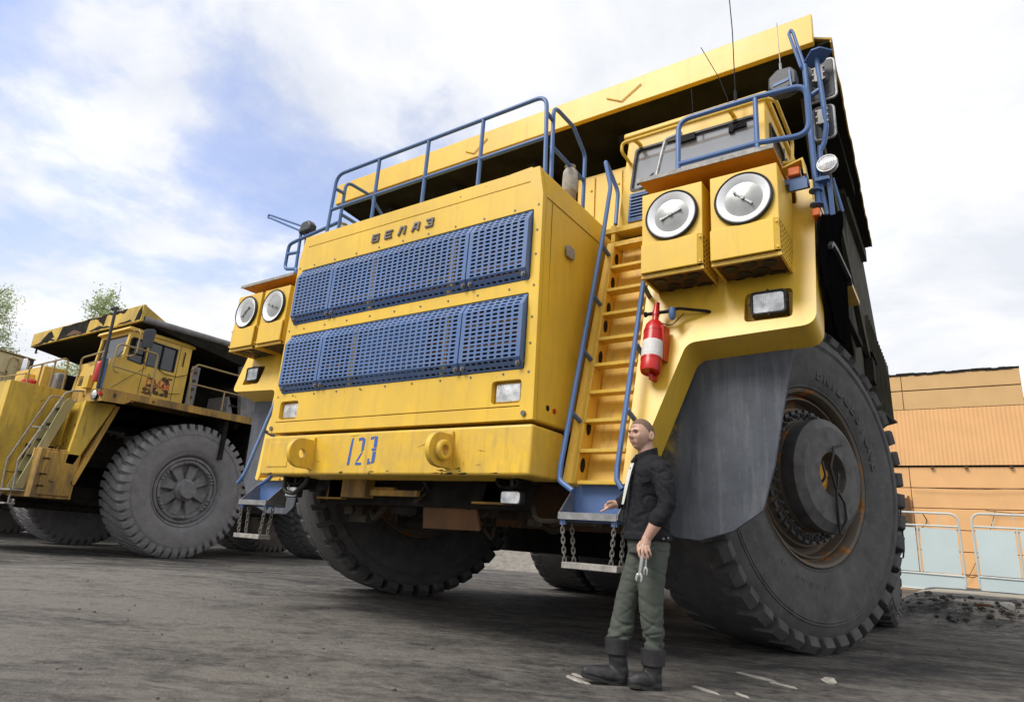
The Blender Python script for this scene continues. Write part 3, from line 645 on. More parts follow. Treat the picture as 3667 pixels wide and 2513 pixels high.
    # visor / deck lip over the headlights
    f = MB(sx); f.poly([(2.07, .345, 3.52), (3.055, .345, 3.52), (3.055, 1.02, 3.52), (2.10, 1.02, 3.52)], (0, 0, .022)); vo = f.build('deck_lip', M['orange_under'], T1, bevel=.004)
    f = MB(sx); f.box(2.065, 3.058, .335, .345, 3.515, 3.548); f.box(2.065, 3.058, .345, 1.02, 3.5425, 3.5465); f.build('lip_edge', M['step_metal'], vo)
    # headlight boxes
    for x0, x1, cx_, gx0, gx1 in ((2.615, 3.07, 2.845, 2.62, 3.035), (2.10, 2.558, 2.333, 2.11, 2.525)):
        f = MB(sx); f.box(x0, x1, .35, .84, 2.985, 3.405); hb = f.build('headlight_box', Y_, T1, bevel=.006)
        cz, cy_ = 3.180, .35
        f = MB(sx)
        f.lathe([(.150, .0), (.196, .0), (.199, .02), (.190, .034), (.182, .030)], (cx_, cy_+.002, cz), (0, -1, 0), 48, False); hl_o = f.build('headlight', M['black'], hb, base=BASE[T1])
        f = MB(sx); f.lathe([(.184, .022), (.176, .028), (.135, .010), (.128, .004)], (cx_, cy_+.001, cz), (0, -1, 0), 48, False); f.build('reflector_ring', M['white_ring'], hb)
        f = MB(sx); f.lathe([(.129, .004), (.11, .006), (.08, .014), (.04, .020), (0, .022)], (cx_, cy_, cz), (0, -1, 0), 48, False); f.build('lamp_glass', M['lens_dish'], hb, ang=60)
        f = MB(sx); an = .35 if x0 < 2.5 else -.75; dx, dz = math.cos(an)*.075, math.sin(an)*.075
        f.bar((cx_-dx, cy_-.026, cz-dz), (cx_+dx, cy_-.026, cz+dz), .012, .010, (0, 1, 0)); f.cyl((cx_, cy_-.020, cz), (cx_, cy_-.040, cz), .014, 10)
        for s_ in (-1, 1): f.cyl((cx_+s_*dx, cy_-.02, cz+s_*dz), (cx_+s_*dx, cy_-.036, cz+s_*dz), .010, 8)
        f.build('bulb_holder', M['grey_metal'], hb)
        f = MB(sx); f.box(gx0-.005, gx1, .325, .347, 2.752, 2.978); f.box(gx0, gx1, .335, .349, 2.975, 2.992); f.build('guard_plate', Y_, hb, bevel=.004)
        f = MB(sx); f.poly([(gx1, .325, 2.755), (gx1, .325, 2.985), (gx1+.032, .350, 2.99), (gx1+.032, .350, 2.76)], (0, .004, 0))
        for z in (2.775, 2.96): f.cyl((gx1+.02, .338, z), (gx1+.02, .325, z), .008, 6)
        f.build('guard_bracket', Y_, hb)
        # perforated side of the horn box
        xs_ = x1 if True else x0; pf = MB(sx); ny, nz = 8, 7
        y0_, y1_, za, zb_ = .352, .80, 2.735, 2.985; A_, B2 = (y1_-y0_)/ny/2, (zb_-za)/nz/2
        for xx in (x1,):
            for i in range(ny):
                for j in range(nz): cell(pf, Vector((xx, y0_+A_*(2*i+1), za+B2*(2*j+1))), Vector((0, 1, 0)), Vector((0, 0, 1)), A_, B2, A_*.62, B2*.62, Vector((-.004, 0, 0)))
        pf.build('vent_mesh', Y_, hb, smooth=False)
        f = MB(sx); f.box(x0, x0+.006, .352, .82, 2.735, 2.985); f.box(x0, x1, .352, .37, 2.72, 2.75)
        f.box(x0, x1+.003, .35, .372, 2.722, 2.74); f.box(x1-.012, x1+.003, .372, .80, 2.722, 2.74); f.box(x0, x0+.015, .372, .80, 2.722, 2.74); f.build('horn_frame', M['yellow_dirty'], hb)
        f = MB(sx); f.box(x0+.01, x1-.012, .372, .82, 2.742, 2.750); f.box(x0+.01, x1-.012, .372, .82, 2.75, 2.98); f.build('horn_tray', M['rust_plate'], hb)
        f = MB(sx)
        for i, (u, v) in enumerate([(.09, .10), (.22, .07), (.35, .10), (.15, .22), (.28, .20), (.10, .34), (.23, .33), (.36, .30)]):
            f.lathe([(.02, -.05), (.050, -.005), (.053, 0), (.046, .004), (.02, .0), (0, .0)], (x0+u, .39+v, 2.736), (0, 0, -1), 14, False)
        f.build('horns', M['black'], hb)
    # fog lamp below the bumper
    f = MB(sx); f.poly([(p[0], .13, p[1]) for p in rrect(1.135, 1.305, 1.072, 1.168, .02)], (0, .06, 0)); f.box(1.20, 1.23, .14, .17, 1.16, 1.27); fg = f.build('fog_lamp', M['black'], T1, bevel=.004)
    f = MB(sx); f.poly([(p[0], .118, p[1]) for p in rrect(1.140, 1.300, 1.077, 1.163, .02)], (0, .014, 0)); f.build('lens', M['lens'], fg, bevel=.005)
    f = MB(sx); f.tube([(1.19+.095*math.cos(t), .12, 1.235+.05*math.sin(t)) for t in [2*PI*k/20 for k in range(20)]], .012, 6, True); f.lathe([(.09, 0), (.09, .2)], (1.19, .12, 1.225), (0, 1, .1), 20, False); f.build('intake_ring', M['dark_steel'], T1)
for s in (1, -1): wing(s)
# ---------------- deck, cab, lockers
mb = MB()
mb.box(-3.20, -1.50, .92, 3.2, 3.47, 3.52); mb.box(1.50, 3.20, .92, 3.6, 3.47, 3.52); mb.box(-1.49, 1.49, 1.36, 3.2, 3.46, 3.52)
mb.build('deck', M['yellow_dirty'], T1, bevel=.004)
mb = MB()      # skirt behind the fenders, side bulkhead
for s in (-1, 1):
    for a_, b_ in ((1.52, 1.64), (2.0, 2.05)): mb.box(min(s*a_, s*b_), max(s*a_, s*b_), 1.16, 1.4, 2.0, 3.46)
mb.build('deck_bracket', M['dark_steel'], T1)
# cab (front face at y=1.1)
Yc = 1.10
def trap(xl0, xl1, xr0, xr1, z0, z1): return [(xl0, z0), (xr0, z0), (xr1, z1), (xl1, z1)]
cabf = MB()
ws = [(1.668, 3.955), (2.775, 3.955), (2.785, 4.365), (1.722, 4.365)]
wsr = [(p.x, p.y) for p in fillet([(a, b, 0) for a, b in ws], .035, 3, True)]
holed(cabf, [(1.53, 3.52), (2.85, 3.52), (2.86, 4.50), (1.64, 4.50)], [wsr], lambda u, v: (u, Yc, v), (0, .05, 0))
cabf.add([(1.53, Yc+.05, 3.52), (1.53, 2.6, 3.52), (1.64, 2.6, 4.50), (1.64, Yc+.05, 4.50)], [(0, 1, 2, 3)])
cabf.box(1.53, 2.85, 2.55, 2.6, 3.52, 4.50)
# outer side wall with window
holed(cabf, [(Yc+.05, 3.52), (2.6, 3.52), (2.6, 4.50), (Yc+.05, 4.50)], [rrect(1.25, 1.78, 3.98, 4.36, .04), rrect(1.86, 2.45, 3.90, 4.36, .04)], lambda u, v: (2.85+.01*(v-3.5), u, v), (-.04, 0, 0))
cab = cabf.build('cab', Y_, T1, bevel=.010)
mb = MB(); mb.poly([(1.60, Yc-.04, 4.495), (2.89, Yc-.04, 4.495), (2.89, 2.64, 4.495), (1.60, 2.64, 4.495)], (0, 0, .06)); mb.build('roof', Y_, cab, bevel=.02)
mb = MB(); mb.box(1.66, 2.80, Yc+.02, Yc+.024, 3.94, 4.375); mb.build('windshield', M['glass'], cab)
mb = MB(); holed(mb, [(p.x, p.y) for p in fillet([(1.655, 3.94, 0), (2.79, 3.94, 0), (2.80, 4.378, 0), (1.709, 4.378, 0)], .04, 3, True)], [[(p.x, p.y) for p in fillet([(1.676, 3.962, 0), (2.768, 3.962, 0), (2.777, 4.358, 0), (1.728, 4.358, 0)], .03, 3, True)]], lambda u, v: (u, Yc-.006, v), (0, .02, 0)); mb.build('window_seal', M['black'], cab)
mb = MB(); mb.box(2.835, 2.84, 1.22, 2.48, 3.88, 4.38); mb.build('side_window', M['glass'], cab)
mb = MB()
for y0, y1, z0 in ((1.25, 1.78, 3.98), (1.86, 2.45, 3.90)): holed(mb, rrect(y0-.012, y1+.012, z0-.012, 4.372, .045), [rrect(y0+.01, y1-.01, z0+.01, 4.35, .035)], lambda u, v: (2.862+.01*(v-3.5), u, v), (-.02, 0, 0))
mb.box(2.858, 2.864, 1.80, 1.83, 3.56, 4.44); mb.box(2.856, 2.866, 1.80, 2.50, 3.555, 3.562); mb.build('door_seal', M['black'], cab)
mb = MB()   # clutter at the top of the windscreen, sun-visor edge and wiper
mb.box(2.10, 2.27, Yc-.012, Yc+.03, 4.31, 4.375); mb.box(2.56, 2.60, Yc-.010, Yc+.02, 4.27, 4.36); mb.box(2.60, 2.70, Yc-.010, Yc+.02, 4.29, 4.325); mb.bar((2.60, Yc-.008, 4.30), (2.70, Yc-.008, 4.345), .01, .012)
mb.bar((1.74, Yc-.03, 3.985), (1.95, Yc-.03, 3.99), .012, .012); mb.bar((1.78, Yc-.03, 3.97), (1.90, Yc-.03, 4.06), .01, .01)
mb.build('wiper', M['matte_black'], cab)
mb = MB()     # louvre
for i in range(8): mb.bar((1.665, Yc-.012, 3.66+i*.032), (1.86, Yc-.012, 3.66+i*.032), .02, .012)
holed(mb, [(1.645, 3.635), (1.89, 3.635), (1.89, 3.915), (1.67, 3.915)], [[(1.665, 3.65), (1.875, 3.65), (1.875, 3.90), (1.685, 3.90)]], lambda u, v: (u, Yc-.018, v), (0, .02, 0)); mb.build('louvre', B_, cab)
mb = MB(); mb.box(1.66, 1.88, Yc-.004, Yc-.002, 3.645, 3.905); mb.build('louvre_back', M['matte_black'], cab)
rail('roof_rail', [([(1.66, 1.10, 4.24), (1.63, .97, 4.30), (1.635, .96, 4.385), (2.90, .96, 4.395), (2.96, 1.05, 4.40), (2.97, 1.60, 4.35), (2.97, 1.52, 4.10), (2.90, 1.50, 4.10)], [0, .05, .06, .06, .06, .06, .05, 0], .015), [(1.75, .96, 4.385), (1.75, 1.10, 4.42)], [(2.6, .96, 4.395), (2.6, 1.10, 4.43)]], Y_, parent=cab)
for x0, z0, pts, col in ((2.29, 4.40, [(0, 0, 0), (0, 0, .18), (-.01, 0, .34)], 0), (2.60, 4.40, [(0, 0, 0), (-.01, 0, .12), (-.07, -.01, .34), (-.22, -.02, .72)], 0), (2.655, 4.40, [(0, 0, 0), (0, 0, .25), (-.005, 0, .8), (-.03, 0, 1.35)], 1)):
    g = MB(); g.tube(fillet([Vector((x0, .98, z0))+Vector(p) for p in pts], .1, 3), .0045 if col else .0035, 5)
    if col: g.lathe([(.018, 0), (.018, .05), (.013, .06), (.013, .16), (.008, .18)], (x0, .98, z0), (0, 0, 1), 8)
    else: g.cyl((x0, .98, z0), (x0, .98, z0+.06), .009, 8)
    g.build('antenna', M['matte_black'], cab)
# lockers between bonnet and cab
mb = MB(); mb.box(.60, 1.90, 2.0, 2.75, 3.52, 4.86); lk = mb.build('locker', M['yellow_dirty'], T1, bevel=.01)
for x0, x1 in ((.64, .825), (.845, 1.16), (1.18, 1.60)):
    g = MB(); g.box(x0, x1, 1.985, 2.0, 3.60, 4.82); g.cyl((x1-.04, 1.985, 4.66), (x1-.04, 1.97, 4.66), .014, 8); g.tube([(x0+.05, 1.985, 4.02), (x0+.05, 1.96, 4.03), (x0+.05, 1.96, 4.09), (x0+.05, 1.985, 4.10)], .008, 6)
    g.build('locker_door', M['yellow'], lk, bevel=.004)
# handrail loop on the deck lip
rail('deck_rail', [([(2.365, .40, 3.54), (2.37, .40, 4.005), (2.95, .40, 4.005), (3.275, .44, 4.01), (3.275, .46, 3.62), (2.95, .40, 3.625), (2.37, .40, 3.625)], [0, .10, 0, .09, .11, 0, 0], .020), [(2.94, .40, 3.54), (2.94, .40, 4.0)]])
rail('grab_handle', [([(2.13, .50, 3.54), (2.20, .50, 3.84), (2.23, .50, 3.945), (2.37, .47, 3.94)], [0, .05, .04, 0], .016)], M['grey_metal'])
rail('deck_rail', [([(-1.345, .30, 3.99), (-2.22, .40, 3.99), (-2.34, .40, 3.97), (-2.345, .40, 3.66), (-2.12, .40, 3.62), (-2.10, .40, 3.54)], [0, .05, .08, .08, .04, 0], .020), [(-2.13, .40, 3.54), (-2.15, .40, 4.10)], [(-2.345, .40, 3.85), (-2.13, .40, 3.83)], [(-2.07, .45, 3.54), (-2.07, .42, 4.14)]])
rail('mirror_arm', [([(-2.13, .38, 4.09), (-2.72, .34, 4.38), (-2.78, .34, 4.40), (-2.77, .34, 4.44), (-2.12, .38, 4.15)], [0, .03, .03, .03, 0], .012)])
mb = MB(); mb.poly([(-2.16, .36, 4.06), (-1.95, .36, 4.06), (-1.95, .36, 4.14), (-2.0, .36, 4.20), (-2.12, .36, 4.19)], (0, .10, 0)); mb.build('mirror', M['mirror_back'], T1, bevel=.02)
# right mirror post with mirrors, work lamp and arms
rail('mirror_post', [([(3.255, .74, 3.24), (3.245, .72, 3.75), (3.238, .70, 4.38)], 0, .021), ([(3.245, .70, 4.32), (3.175, .70, 4.70), (3.16, .70, 4.745), (3.145, .69, 4.70), (3.215, .68, 4.36), (3.235, .70, 4.33)], [0, .02, .02, .02, .02, 0], .012)])
rail('mirror_arm', [([(3.320, .70, 4.42), (3.342, .72, 3.98), (3.345, .74, 3.83), (3.32, .76, 3.72), (3.29, .76, 3.66)], .10, .018), [(3.29, .76, 3.70), (3.27, .76, 3.22)], [(3.24, .74, 4.12), (3.33, .72, 4.15)]])
mb = MB(); mb.poly([(3.225, .70, 4.39), (3.30, .62, 4.425), (3.36, .62, 4.425), (3.435, .68, 4.41), (3.36, .74, 4.38), (3.28, .76, 4.372)], (0, 0, .012)); mb.build('mirror_hood', M['blue_rail'], T1, bevel=.003)
def mirror(cx_, cy_, cz_, w, h, nm='mirror', dep=.07):
    g = MB(); g.poly([(p[0], cy_, p[1]) for p in rrect(cx_-w/2, cx_+w/2, cz_-h/2, cz_+h/2, .035, 4)], (0, .025, 0))
    g.lathe([(.0, -dep), (w*.18, -dep), (w*.30, -.01), (w*.36, .01)], (cx_, cy_, cz_), (0, 1, 0), 16, False)
    o = g.build(nm, M['mirror_back'], T1, bevel=.01)
    g = MB(); g.tube([(p[0], cy_+.012, p[1]) for p in rrect(cx_-w/2, cx_+w/2, cz_-h/2, cz_+h/2, .035, 4)], .011, 6, True); g.build('mirror_rim', M['grey_metal'], o)
    g = MB(); g.box(cx_-.03, cx_+.03, cy_-dep-.01, cy_-dep+.01, cz_-.06, cz_+.06)
    for dx in (-.035, .035):
        for dz in (-.05, 0, .05): g.cyl((cx_+dx, cy_-dep-.015, cz_+dz), (cx_+dx, cy_-dep+.01, cz_+dz), .008, 6)
    g.build('mirror_bracket', M['badge'], o)
mirror(3.325, .78, 4.27, .195, .34); mirror(3.325, .80, 3.92, .135, .27)
mb = MB(); mb.poly([(2.995, .58, 4.19), (3.00, .58, 4.27), (3.06, .58, 4.325), (3.16, .58, 4.32), (3.195, .58, 4.27), (3.19, .58, 4.17), (3.12, .58, 4.14), (3.02, .58, 4.15)], (0, .10, -.02))
o_ = mb.build('mirror', M['mirror_back'], T1, bevel=.012); mb = MB(); mb.poly([(3.03, .575, 4.18), (3.14, .575, 4.20), (3.15, .575, 4.225), (3.04, .575, 4.205)], (0, .01, 0)); mb.bar((3.15, .57, 4.28), (3.16, .57, 4.10), .012, .012); mb.build('mirror_bracket', M['blue_rail'], o_)
mb = MB(); mb.tube([(3.085, .62, 4.31), (3.075, .62, 4.78)], .0035, 5); mb.cyl((3.085, .62, 4.31), (3.083, .62, 4.40), .010, 8); mb.build('antenna', M['grey_metal'], T1)
mb = MB(); mb.lathe([(0, .09), (.03, .085), (.062, .04), (.070, 0), (.068, -.012), (.060, -.012)], (3.335, .70, 3.51), (.12, 1, -.05), 28, False); wl = mb.build('work_lamp', M['grey_metal'], T1)
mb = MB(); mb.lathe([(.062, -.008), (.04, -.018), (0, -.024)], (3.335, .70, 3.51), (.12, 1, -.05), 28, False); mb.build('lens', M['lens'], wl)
mb = MB(); mb.box(3.25, 3.34, .70, .80, 3.395, 3.42); mb.bar((3.36, .74, 3.41), (3.40, .78, 3.16), .012, .012); mb.bar((3.335, .74, 3.41), (3.335, .78, 3.15), .03, .012); mb.bar((3.275, .75, 3.40), (3.30, .76, 3.15), .022, .022)
for z in (3.33, 3.22): mb.lathe([(.045, 0), (.045, .01)], (3.245, .73, z), (0, 0, 1), 14)
mb.build('post_bracket', M['blue_rail'], T1)
mb = MB(); mb.box(3.055, 3.215, .60, .72, 3.36, 3.40); mb.box(3.10, 3.215, .59, .60, 3.30, 3.375); bk = mb.build('marker_bracket', M['blue_rail'], T1)
mb = MB(); mb.box(3.095, 3.175, .575, .64, 3.41, 3.475); mb.build('marker_lamp', M['amber'], T1, bevel=.008)
mb = MB(); mb.poly([(3.06, .57, 3.49), (3.20, .57, 3.53), (3.215, .57, 3.40), (3.20, .57, 3.40), (3.19, .57, 3.515), (3.06, .57, 3.48)], (0, .12, 0)); mb.build('marker_cover', Y_, bk)
mb = MB(); mb.box(3.215, 3.265, .70, .80, 3.13, 3.19); mb.build('marker_lamp', M['amber'], T1, bevel=.008)
# black mudguard beside the tyre
mb = MB(); pr = [(.92, 2.98), (1.02, 3.05), (1.25, 3.09), (1.70, 3.12), (1.95, 3.14), (2.0, 3.10)]
for (ya, za), (yb_, zb_) in zip(pr[:-1], pr[1:]):
    mb.hexa([(3.0, ya, za), (3.30, ya, za-.02), (3.30, yb_, zb_-.02), (3.0, yb_, zb_), (3.0, ya, za+.03), (3.30, ya, za+.01), (3.30, yb_, zb_+.01), (3.0, yb_, zb_+.03)])
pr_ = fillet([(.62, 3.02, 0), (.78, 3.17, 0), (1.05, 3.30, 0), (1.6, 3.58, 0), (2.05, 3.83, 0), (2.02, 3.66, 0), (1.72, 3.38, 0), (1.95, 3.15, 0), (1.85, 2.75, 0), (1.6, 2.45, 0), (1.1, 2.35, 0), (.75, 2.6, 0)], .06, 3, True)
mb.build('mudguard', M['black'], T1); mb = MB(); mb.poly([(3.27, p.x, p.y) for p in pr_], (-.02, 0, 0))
mb.build('shade_sheet', M['void'], T1)  # added black sheet, stands in for the shaded opening behind the fender
mb = MB(); mb.box(1.7, 3.05, 1.35, 1.38, 2.85, 3.45); mb.box(-3.05, -1.7, 1.35, 1.38, 2.5, 3.45); mb.box(-3.1, -1.6, 1.4, 4.6, 3.30, 3.36); mb.box(1.6, 3.1, 1.4, 4.6, 3.30, 3.36); mb.build('wheel_arch', M['dark_steel'], T1)
# ---------------- tray
mb = MB()
mb.box(-3.20, 3.20, 1.60, 1.66, 5.315, 5.632)
tray = mb.build('tray', Y_, T1, bevel=.008)
tray.name = 'tray_lip'
mb = MB(); mb.tube([(2.04-.9, 1.59, 5.49), (2.22-.9, 1.59, 5.385), (2.44-.9, 1.59, 5.52)], .006, 5); mb.tube([(-.80, 1.59, 5.44), (-.66, 1.59, 5.37), (-.47, 1.59, 5.52)], .006, 5)
mb.build('weld_rod', M['yellow_dirty'], tray)
mb = MB()
mb.add([(-3.20, 1.66, 5.318), (3.20, 1.66, 5.318), (3.20, 4.2, 5.10), (-3.20, 4.2, 5.10), (-3.20, 1.66, 5.42), (3.20, 1.66, 5.42), (3.20, 4.2, 5.35), (-3.20, 4.2, 5.35)], [(0, 3, 2, 1), (4, 5, 6, 7), (0, 1, 5, 4), (1, 2, 6, 5), (2, 3, 7, 6), (3, 0, 4, 7)])
mb.hexa([(-3.05, 3.6, 3.55), (3.05, 3.6, 3.55), (3.05, 4.3, 3.0), (-3.05, 4.3, 3.0), (-3.05, 4.2, 5.2), (3.05, 4.2, 5.2), (3.05, 4.5, 5.2), (-3.05, 4.5, 5.2)])
for x in (-2.4, -1.2, 0, 1.2, 2.4): mb.box(x-.05, x+.05, 1.9, 4.1, 5.10, 5.20)
mb.build('canopy', M['tray_dark'], T1)
rnd = random.Random(4)
mb = MB(); wy = [1.68+i*.108 for i in range(41)]; o_ = [(3.33-.03*max(0, (y-1.65))+rnd.uniform(-.006, .006), y) for y in wy]
pts = [(3.05, 1.70)]+o_+[(3.04, wy[-1]+.02)]
mb.poly([(x, y, 5.33-.03*(y-1.6)) for x, y in pts], (0, 0, .02)); mb.build('spill_wing', M['tray_dark'], T1)
mb = MB()
for a_, b_ in zip(o_[:-1], o_[1:]): mb.bar((a_[0]+.003, a_[1], 5.335-.03*(a_[1]-1.6)), (b_[0]+.003, b_[1], 5.335-.03*(b_[1]-1.6)), .012, .03)
mb.build('wing_edge', M['old_yellow'], T1)
mb = MB(); mb.poly([(3.19, 1.66, 5.40), (3.34, 1.70, 5.36), (3.33, 1.9, 5.35), (3.19, 1.9, 5.37)], (0, 0, .02)); mb.build('wing_corner', M['old_yellow'], T1)
for sx in (1, -1):
    mb = MB(sx); mb.poly([(3.05, 3.9, 5.30), (3.05, 6.1, 5.28), (3.0, 7.2, 4.9), (2.98, 9.6, 3.75), (2.98, 9.6, 3.35), (3.0, 6.2, 2.55), (3.05, 4.2, 3.0)], (-.12, 0, 0))
    mb.bar((3.05, 4.0, 5.15), (3.05, 6.2, 5.15), .12, .18); mb.bar((3.07, 2.6, 4.95), (3.06, 6.2, 3.2), .05, .16); mb.poly([(3.02, 2.2, 5.2), (3.02, 4.2, 5.1), (3.02, 4.4, 3.2), (3.02, 3.0, 3.6)], (-.05, 0, 0))
    for i in range(14):
        y = 6.0+i*.22; mb.bar((3.05, y, 2.62+.22*(y-6.2)), (3.03, y+.12, 4.2), .07, .07)
    mb.bar((3.02, 6.0, 2.60), (3.0, 9.5, 3.40), .10, .16)
    mb.build('tray_side', M['tray_side'], T1)
mb = MB(); mb.hexa([(-2.95, 4.2, 2.95), (2.95, 4.2, 2.95), (2.95, 9.6, 3.40), (-2.95, 9.6, 3.40), (-2.95, 4.2, 3.1), (2.95, 4.2, 3.1), (2.95, 9.6, 3.5), (-2.95, 9.6, 3.5)]); mb.build('tray_floor', M['tray_dark'], T1)
mb = MB()
mb.poly([(3.02, 5.5, 3.10), (3.12, 5.5, 3.10), (3.12, 5.5, 3.42), (3.02, 5.5, 3.42)], (0, .3, 0)); mb.poly([(3.0, 5.6, 3.55), (3.12, 5.6, 3.5), (3.14, 5.9, 3.42), (3.10, 6.0, 3.42), (3.0, 5.9, 3.5)], (0, 0, .02))
mb.box(2.98, 3.02, 4.3, 4.34, 2.4, 3.9); mb.build('tray_bracket', M['dark_steel'], T1, bevel=.004)
mb = MB(); out_ = [(3.0, 6.3)]
for k in range(9): out_ += [(3.12+.012*k, 6.15+.05*k), (3.20+.008*k, 6.20+.05*k)]
out_ += [(3.05, 7.2)]
mb.poly([(x, y, 2.84-.02*(y-6.3)-.35*(x-3.0)) for x, y in out_], (0, 0, .02)); mb.build('torn_flap', M['black'], T1)
# ---------------- chassis and underside
mb = MB()
for x in (-.85, .85):
    mb.box(x-.16, x+.16, .5, 9.0, 1.35, 1.85)
mb.box(-1.3, 1.3, .25, .55, 1.30, 1.65); mb.box(-1.1, 1.1, 2.75, 3.3, 1.15, 1.55); mb.box(-1.1, 1.1, .45, .62, 1.05, 1.30); mb.box(-.9, .9, 7.9, 8.8, 1.0, 1.9)
for s in (-1, 1): mb.cyl((s*1.25, 2.95, 1.0), (s*1.25, 3.05, 2.9), .20, 20); mb.cyl((s*1.3, 2.995, 1.586), (s*2.1, 2.995, 1.586), .34, 24)
mb.box(-1.4, 1.4, .4, 3.6, 1.62, 1.68)
mb.box(-.8, .8, 3.5, 6.5, 1.0, 1.4); mb.box(-2.2, 1.6, 4.8, 6.3, .66, 1.9); mb.cyl((-2.3, 5.2, 1.6), (-2.3, 6.6, 1.6), .4, 20)
mb.build('chassis', M['dark_steel'], T1, bevel=.01)
mb = MB(); mb.poly([(.07, .5, 1.11), (.62, .5, 1.12), (.69, .5, .88), (.09, .5, .875)], (0, .03, .01)); mb.build('skid_plate', M['rust_plate'], T1, bevel=.004)
mb = MB(); mb.box(-.32, -.02, .52, .6, .98, 1.09); mb.box(-.75, .05, 1.1, 1.2, .86, .98); mb.cyl((-.75, 1.1, .92), (-.1, 1.15, .93), .05, 12); mb.cyl((.0, 1.05, .93), (.12, 1.02, .94), .075, 14); mb.build('steering_gear', M['dark_steel'], T1, bevel=.006)
mb = MB(); mb.tube(fillet([(.2, .3, 1.30), (.15, .5, 1.15), (-.02, .8, 1.05), (-.05, 1.0, .92)], .12, 5), .018, 8); mb.tube(fillet([(-.5, .3, 1.3), (-.35, .6, 1.2), (-.1, .8, 1.25)], .12, 5), .014, 8); mb.tube(fillet([(-.32, .55, 1.26), (-.42, .5, 1.08)], 0, 3), .035, 8)
mb.tube(fillet([(-1.3, .1, 1.26), (-1.27, .08, 1.12), (-1.15, .1, 1.10), (-1.0, .1, 1.20), (-.98, .1, 1.27)], .08, 4), .02, 8); mb.build('hose', M['black'], T1)
mb = MB()
for x in (-1.0, .85): mb.poly([(x-.07, .45, 1.30), (x+.07, .45, 1.30), (x+.12, .45, 1.10), (x-.12, .45, 1.10)], (0, .02, 0)); mb.box(x-.17, x+.17, .38, .55, 1.085, 1.10)
mb.build('underframe_bracket', M['grimy_orange'], T1)
mb = MB(); mb.box(-.95, 1.9, 1.9, 1.95, .95, 1.55); mb.cyl((.95, 1.85, 1.05), (.95, 1.90, 1.05), .05, 12); mb.build('axle_guard', M['rust_plate'], T1)

mb = MB(); mb.box(-.75, -.45, .30, .42, 1.10, 1.28); mb.box(-.40, .15, .32, .36, 1.12, 1.17); mb.box(-.62, -.2, .40, .50, 1.13, 1.20); mb.build('underframe_beam', M['grimy_orange'], T1, bevel=.004)
rnd = random.Random(12); mb = MB()
for k in range(26):
    x = rnd.uniform(-1.1, 1.5); y = rnd.uniform(.35, 1.6); z = rnd.uniform(1.0, 1.27); x2 = x+rnd.uniform(-.5, .5); z2 = z+rnd.uniform(-.18, .12)
    mb.tube(fillet([(x, y, z), ((x+x2)/2+rnd.uniform(-.1, .1), y+rnd.uniform(-.1, .1), min(z, z2)-rnd.uniform(.02, .12)), (x2, y+rnd.uniform(-.1, .3), z2)], .1, 4), rnd.choice([.008, .012, .018, .03]), 7)
for k in range(22):
    x = rnd.uniform(-1.0, 1.5); y = rnd.uniform(.5, 1.8); z = rnd.uniform(.95, 1.25); a_, b_, c_ = rnd.uniform(.03, .16), rnd.uniform(.03, .1), rnd.uniform(.02, .09); mb.box(x-a_, x+a_, y-b_, y+b_, z-c_, z+c_)
    if k % 3 == 0: mb.cyl((x, y-b_-.03, z), (x, y-b_, z), .03, 10)
mb.build('underside_pipe', M['under_dirt'], T1)
# ---------------- fire extinguisher hung on the fender
FE = thing('fire_extinguisher', (2.145, .45, 2.02), 'red fire extinguisher with a white label strapped beside the ladder of the numbered truck', 'extinguisher')
mb = MB(); A0, A1 = Vector((2.158, .385, 2.02)), Vector((2.150, .515, 2.52)); axx = (A1-A0).normalized(); hgt = (A1-A0).length
mb.lathe([(0, .01), (.05, .012), (.066, .0), (.073, .02), (.074, .06), (.074, .34), (.066, .385), (.045, .415), (.024, .43), (.022, .47), (.026, .475), (.026, .50), (.02, .56), (.02, .585), (0, .59)], A0, axx, 28, False); mb.build('cylinder', M['red'], FE)
mb = MB(); mb.lathe([(.0752, .105), (.0758, .11), (.0758, .235), (.0752, .24)], A0, axx, 28, False); mb.build('label', M['sticker'], FE)
mb = MB()
for h in (.10, .33): mb.lathe([(.0765, h-.008), (.0765, h+.008)], A0, axx, 28, False)
mb.box(2.215, 2.235, .44, .56, 2.12, 2.38); mb.box(2.14, 2.17, .40, .52, 1.975, 2.015); mb.build('bracket', M['red'], FE)
mb = MB(); q = A0+axx*.50; mb.cyl(q+Vector((-.09, 0, 0)), q+Vector((.10, .0, 0)), .014, 8); mb.cyl(q+Vector((-.09, 0, 0)), q+Vector((-.075, 0, 0)), .022, 8); mb.tube(fillet([q+Vector((.10, 0, 0)), q+Vector((.16, .02, .02)), q+Vector((.24, .05, .01)), q+Vector((.36, .10, -.005)), q+Vector((.36, .14, -.005))], .05, 4), .012, 8)
mb.tube(fillet([q+Vector((.02, -.03, -.08)), q+Vector((.12, -.01, -.12)), q+Vector((.2, .03, -.02))], .05, 5), .004, 5); mb.build('valve', M['matte_black'], FE)
mb = MB(); q2_ = q+Vector((.125, -.005, -.01)); mb.lathe([(.022, .03), (.026, 0), (.024, -.04), (.012, -.06), (0, -.06)], q2_, (0, 0, 1), 14); mb.build('gauge_cap', M['blue_rail'], FE)
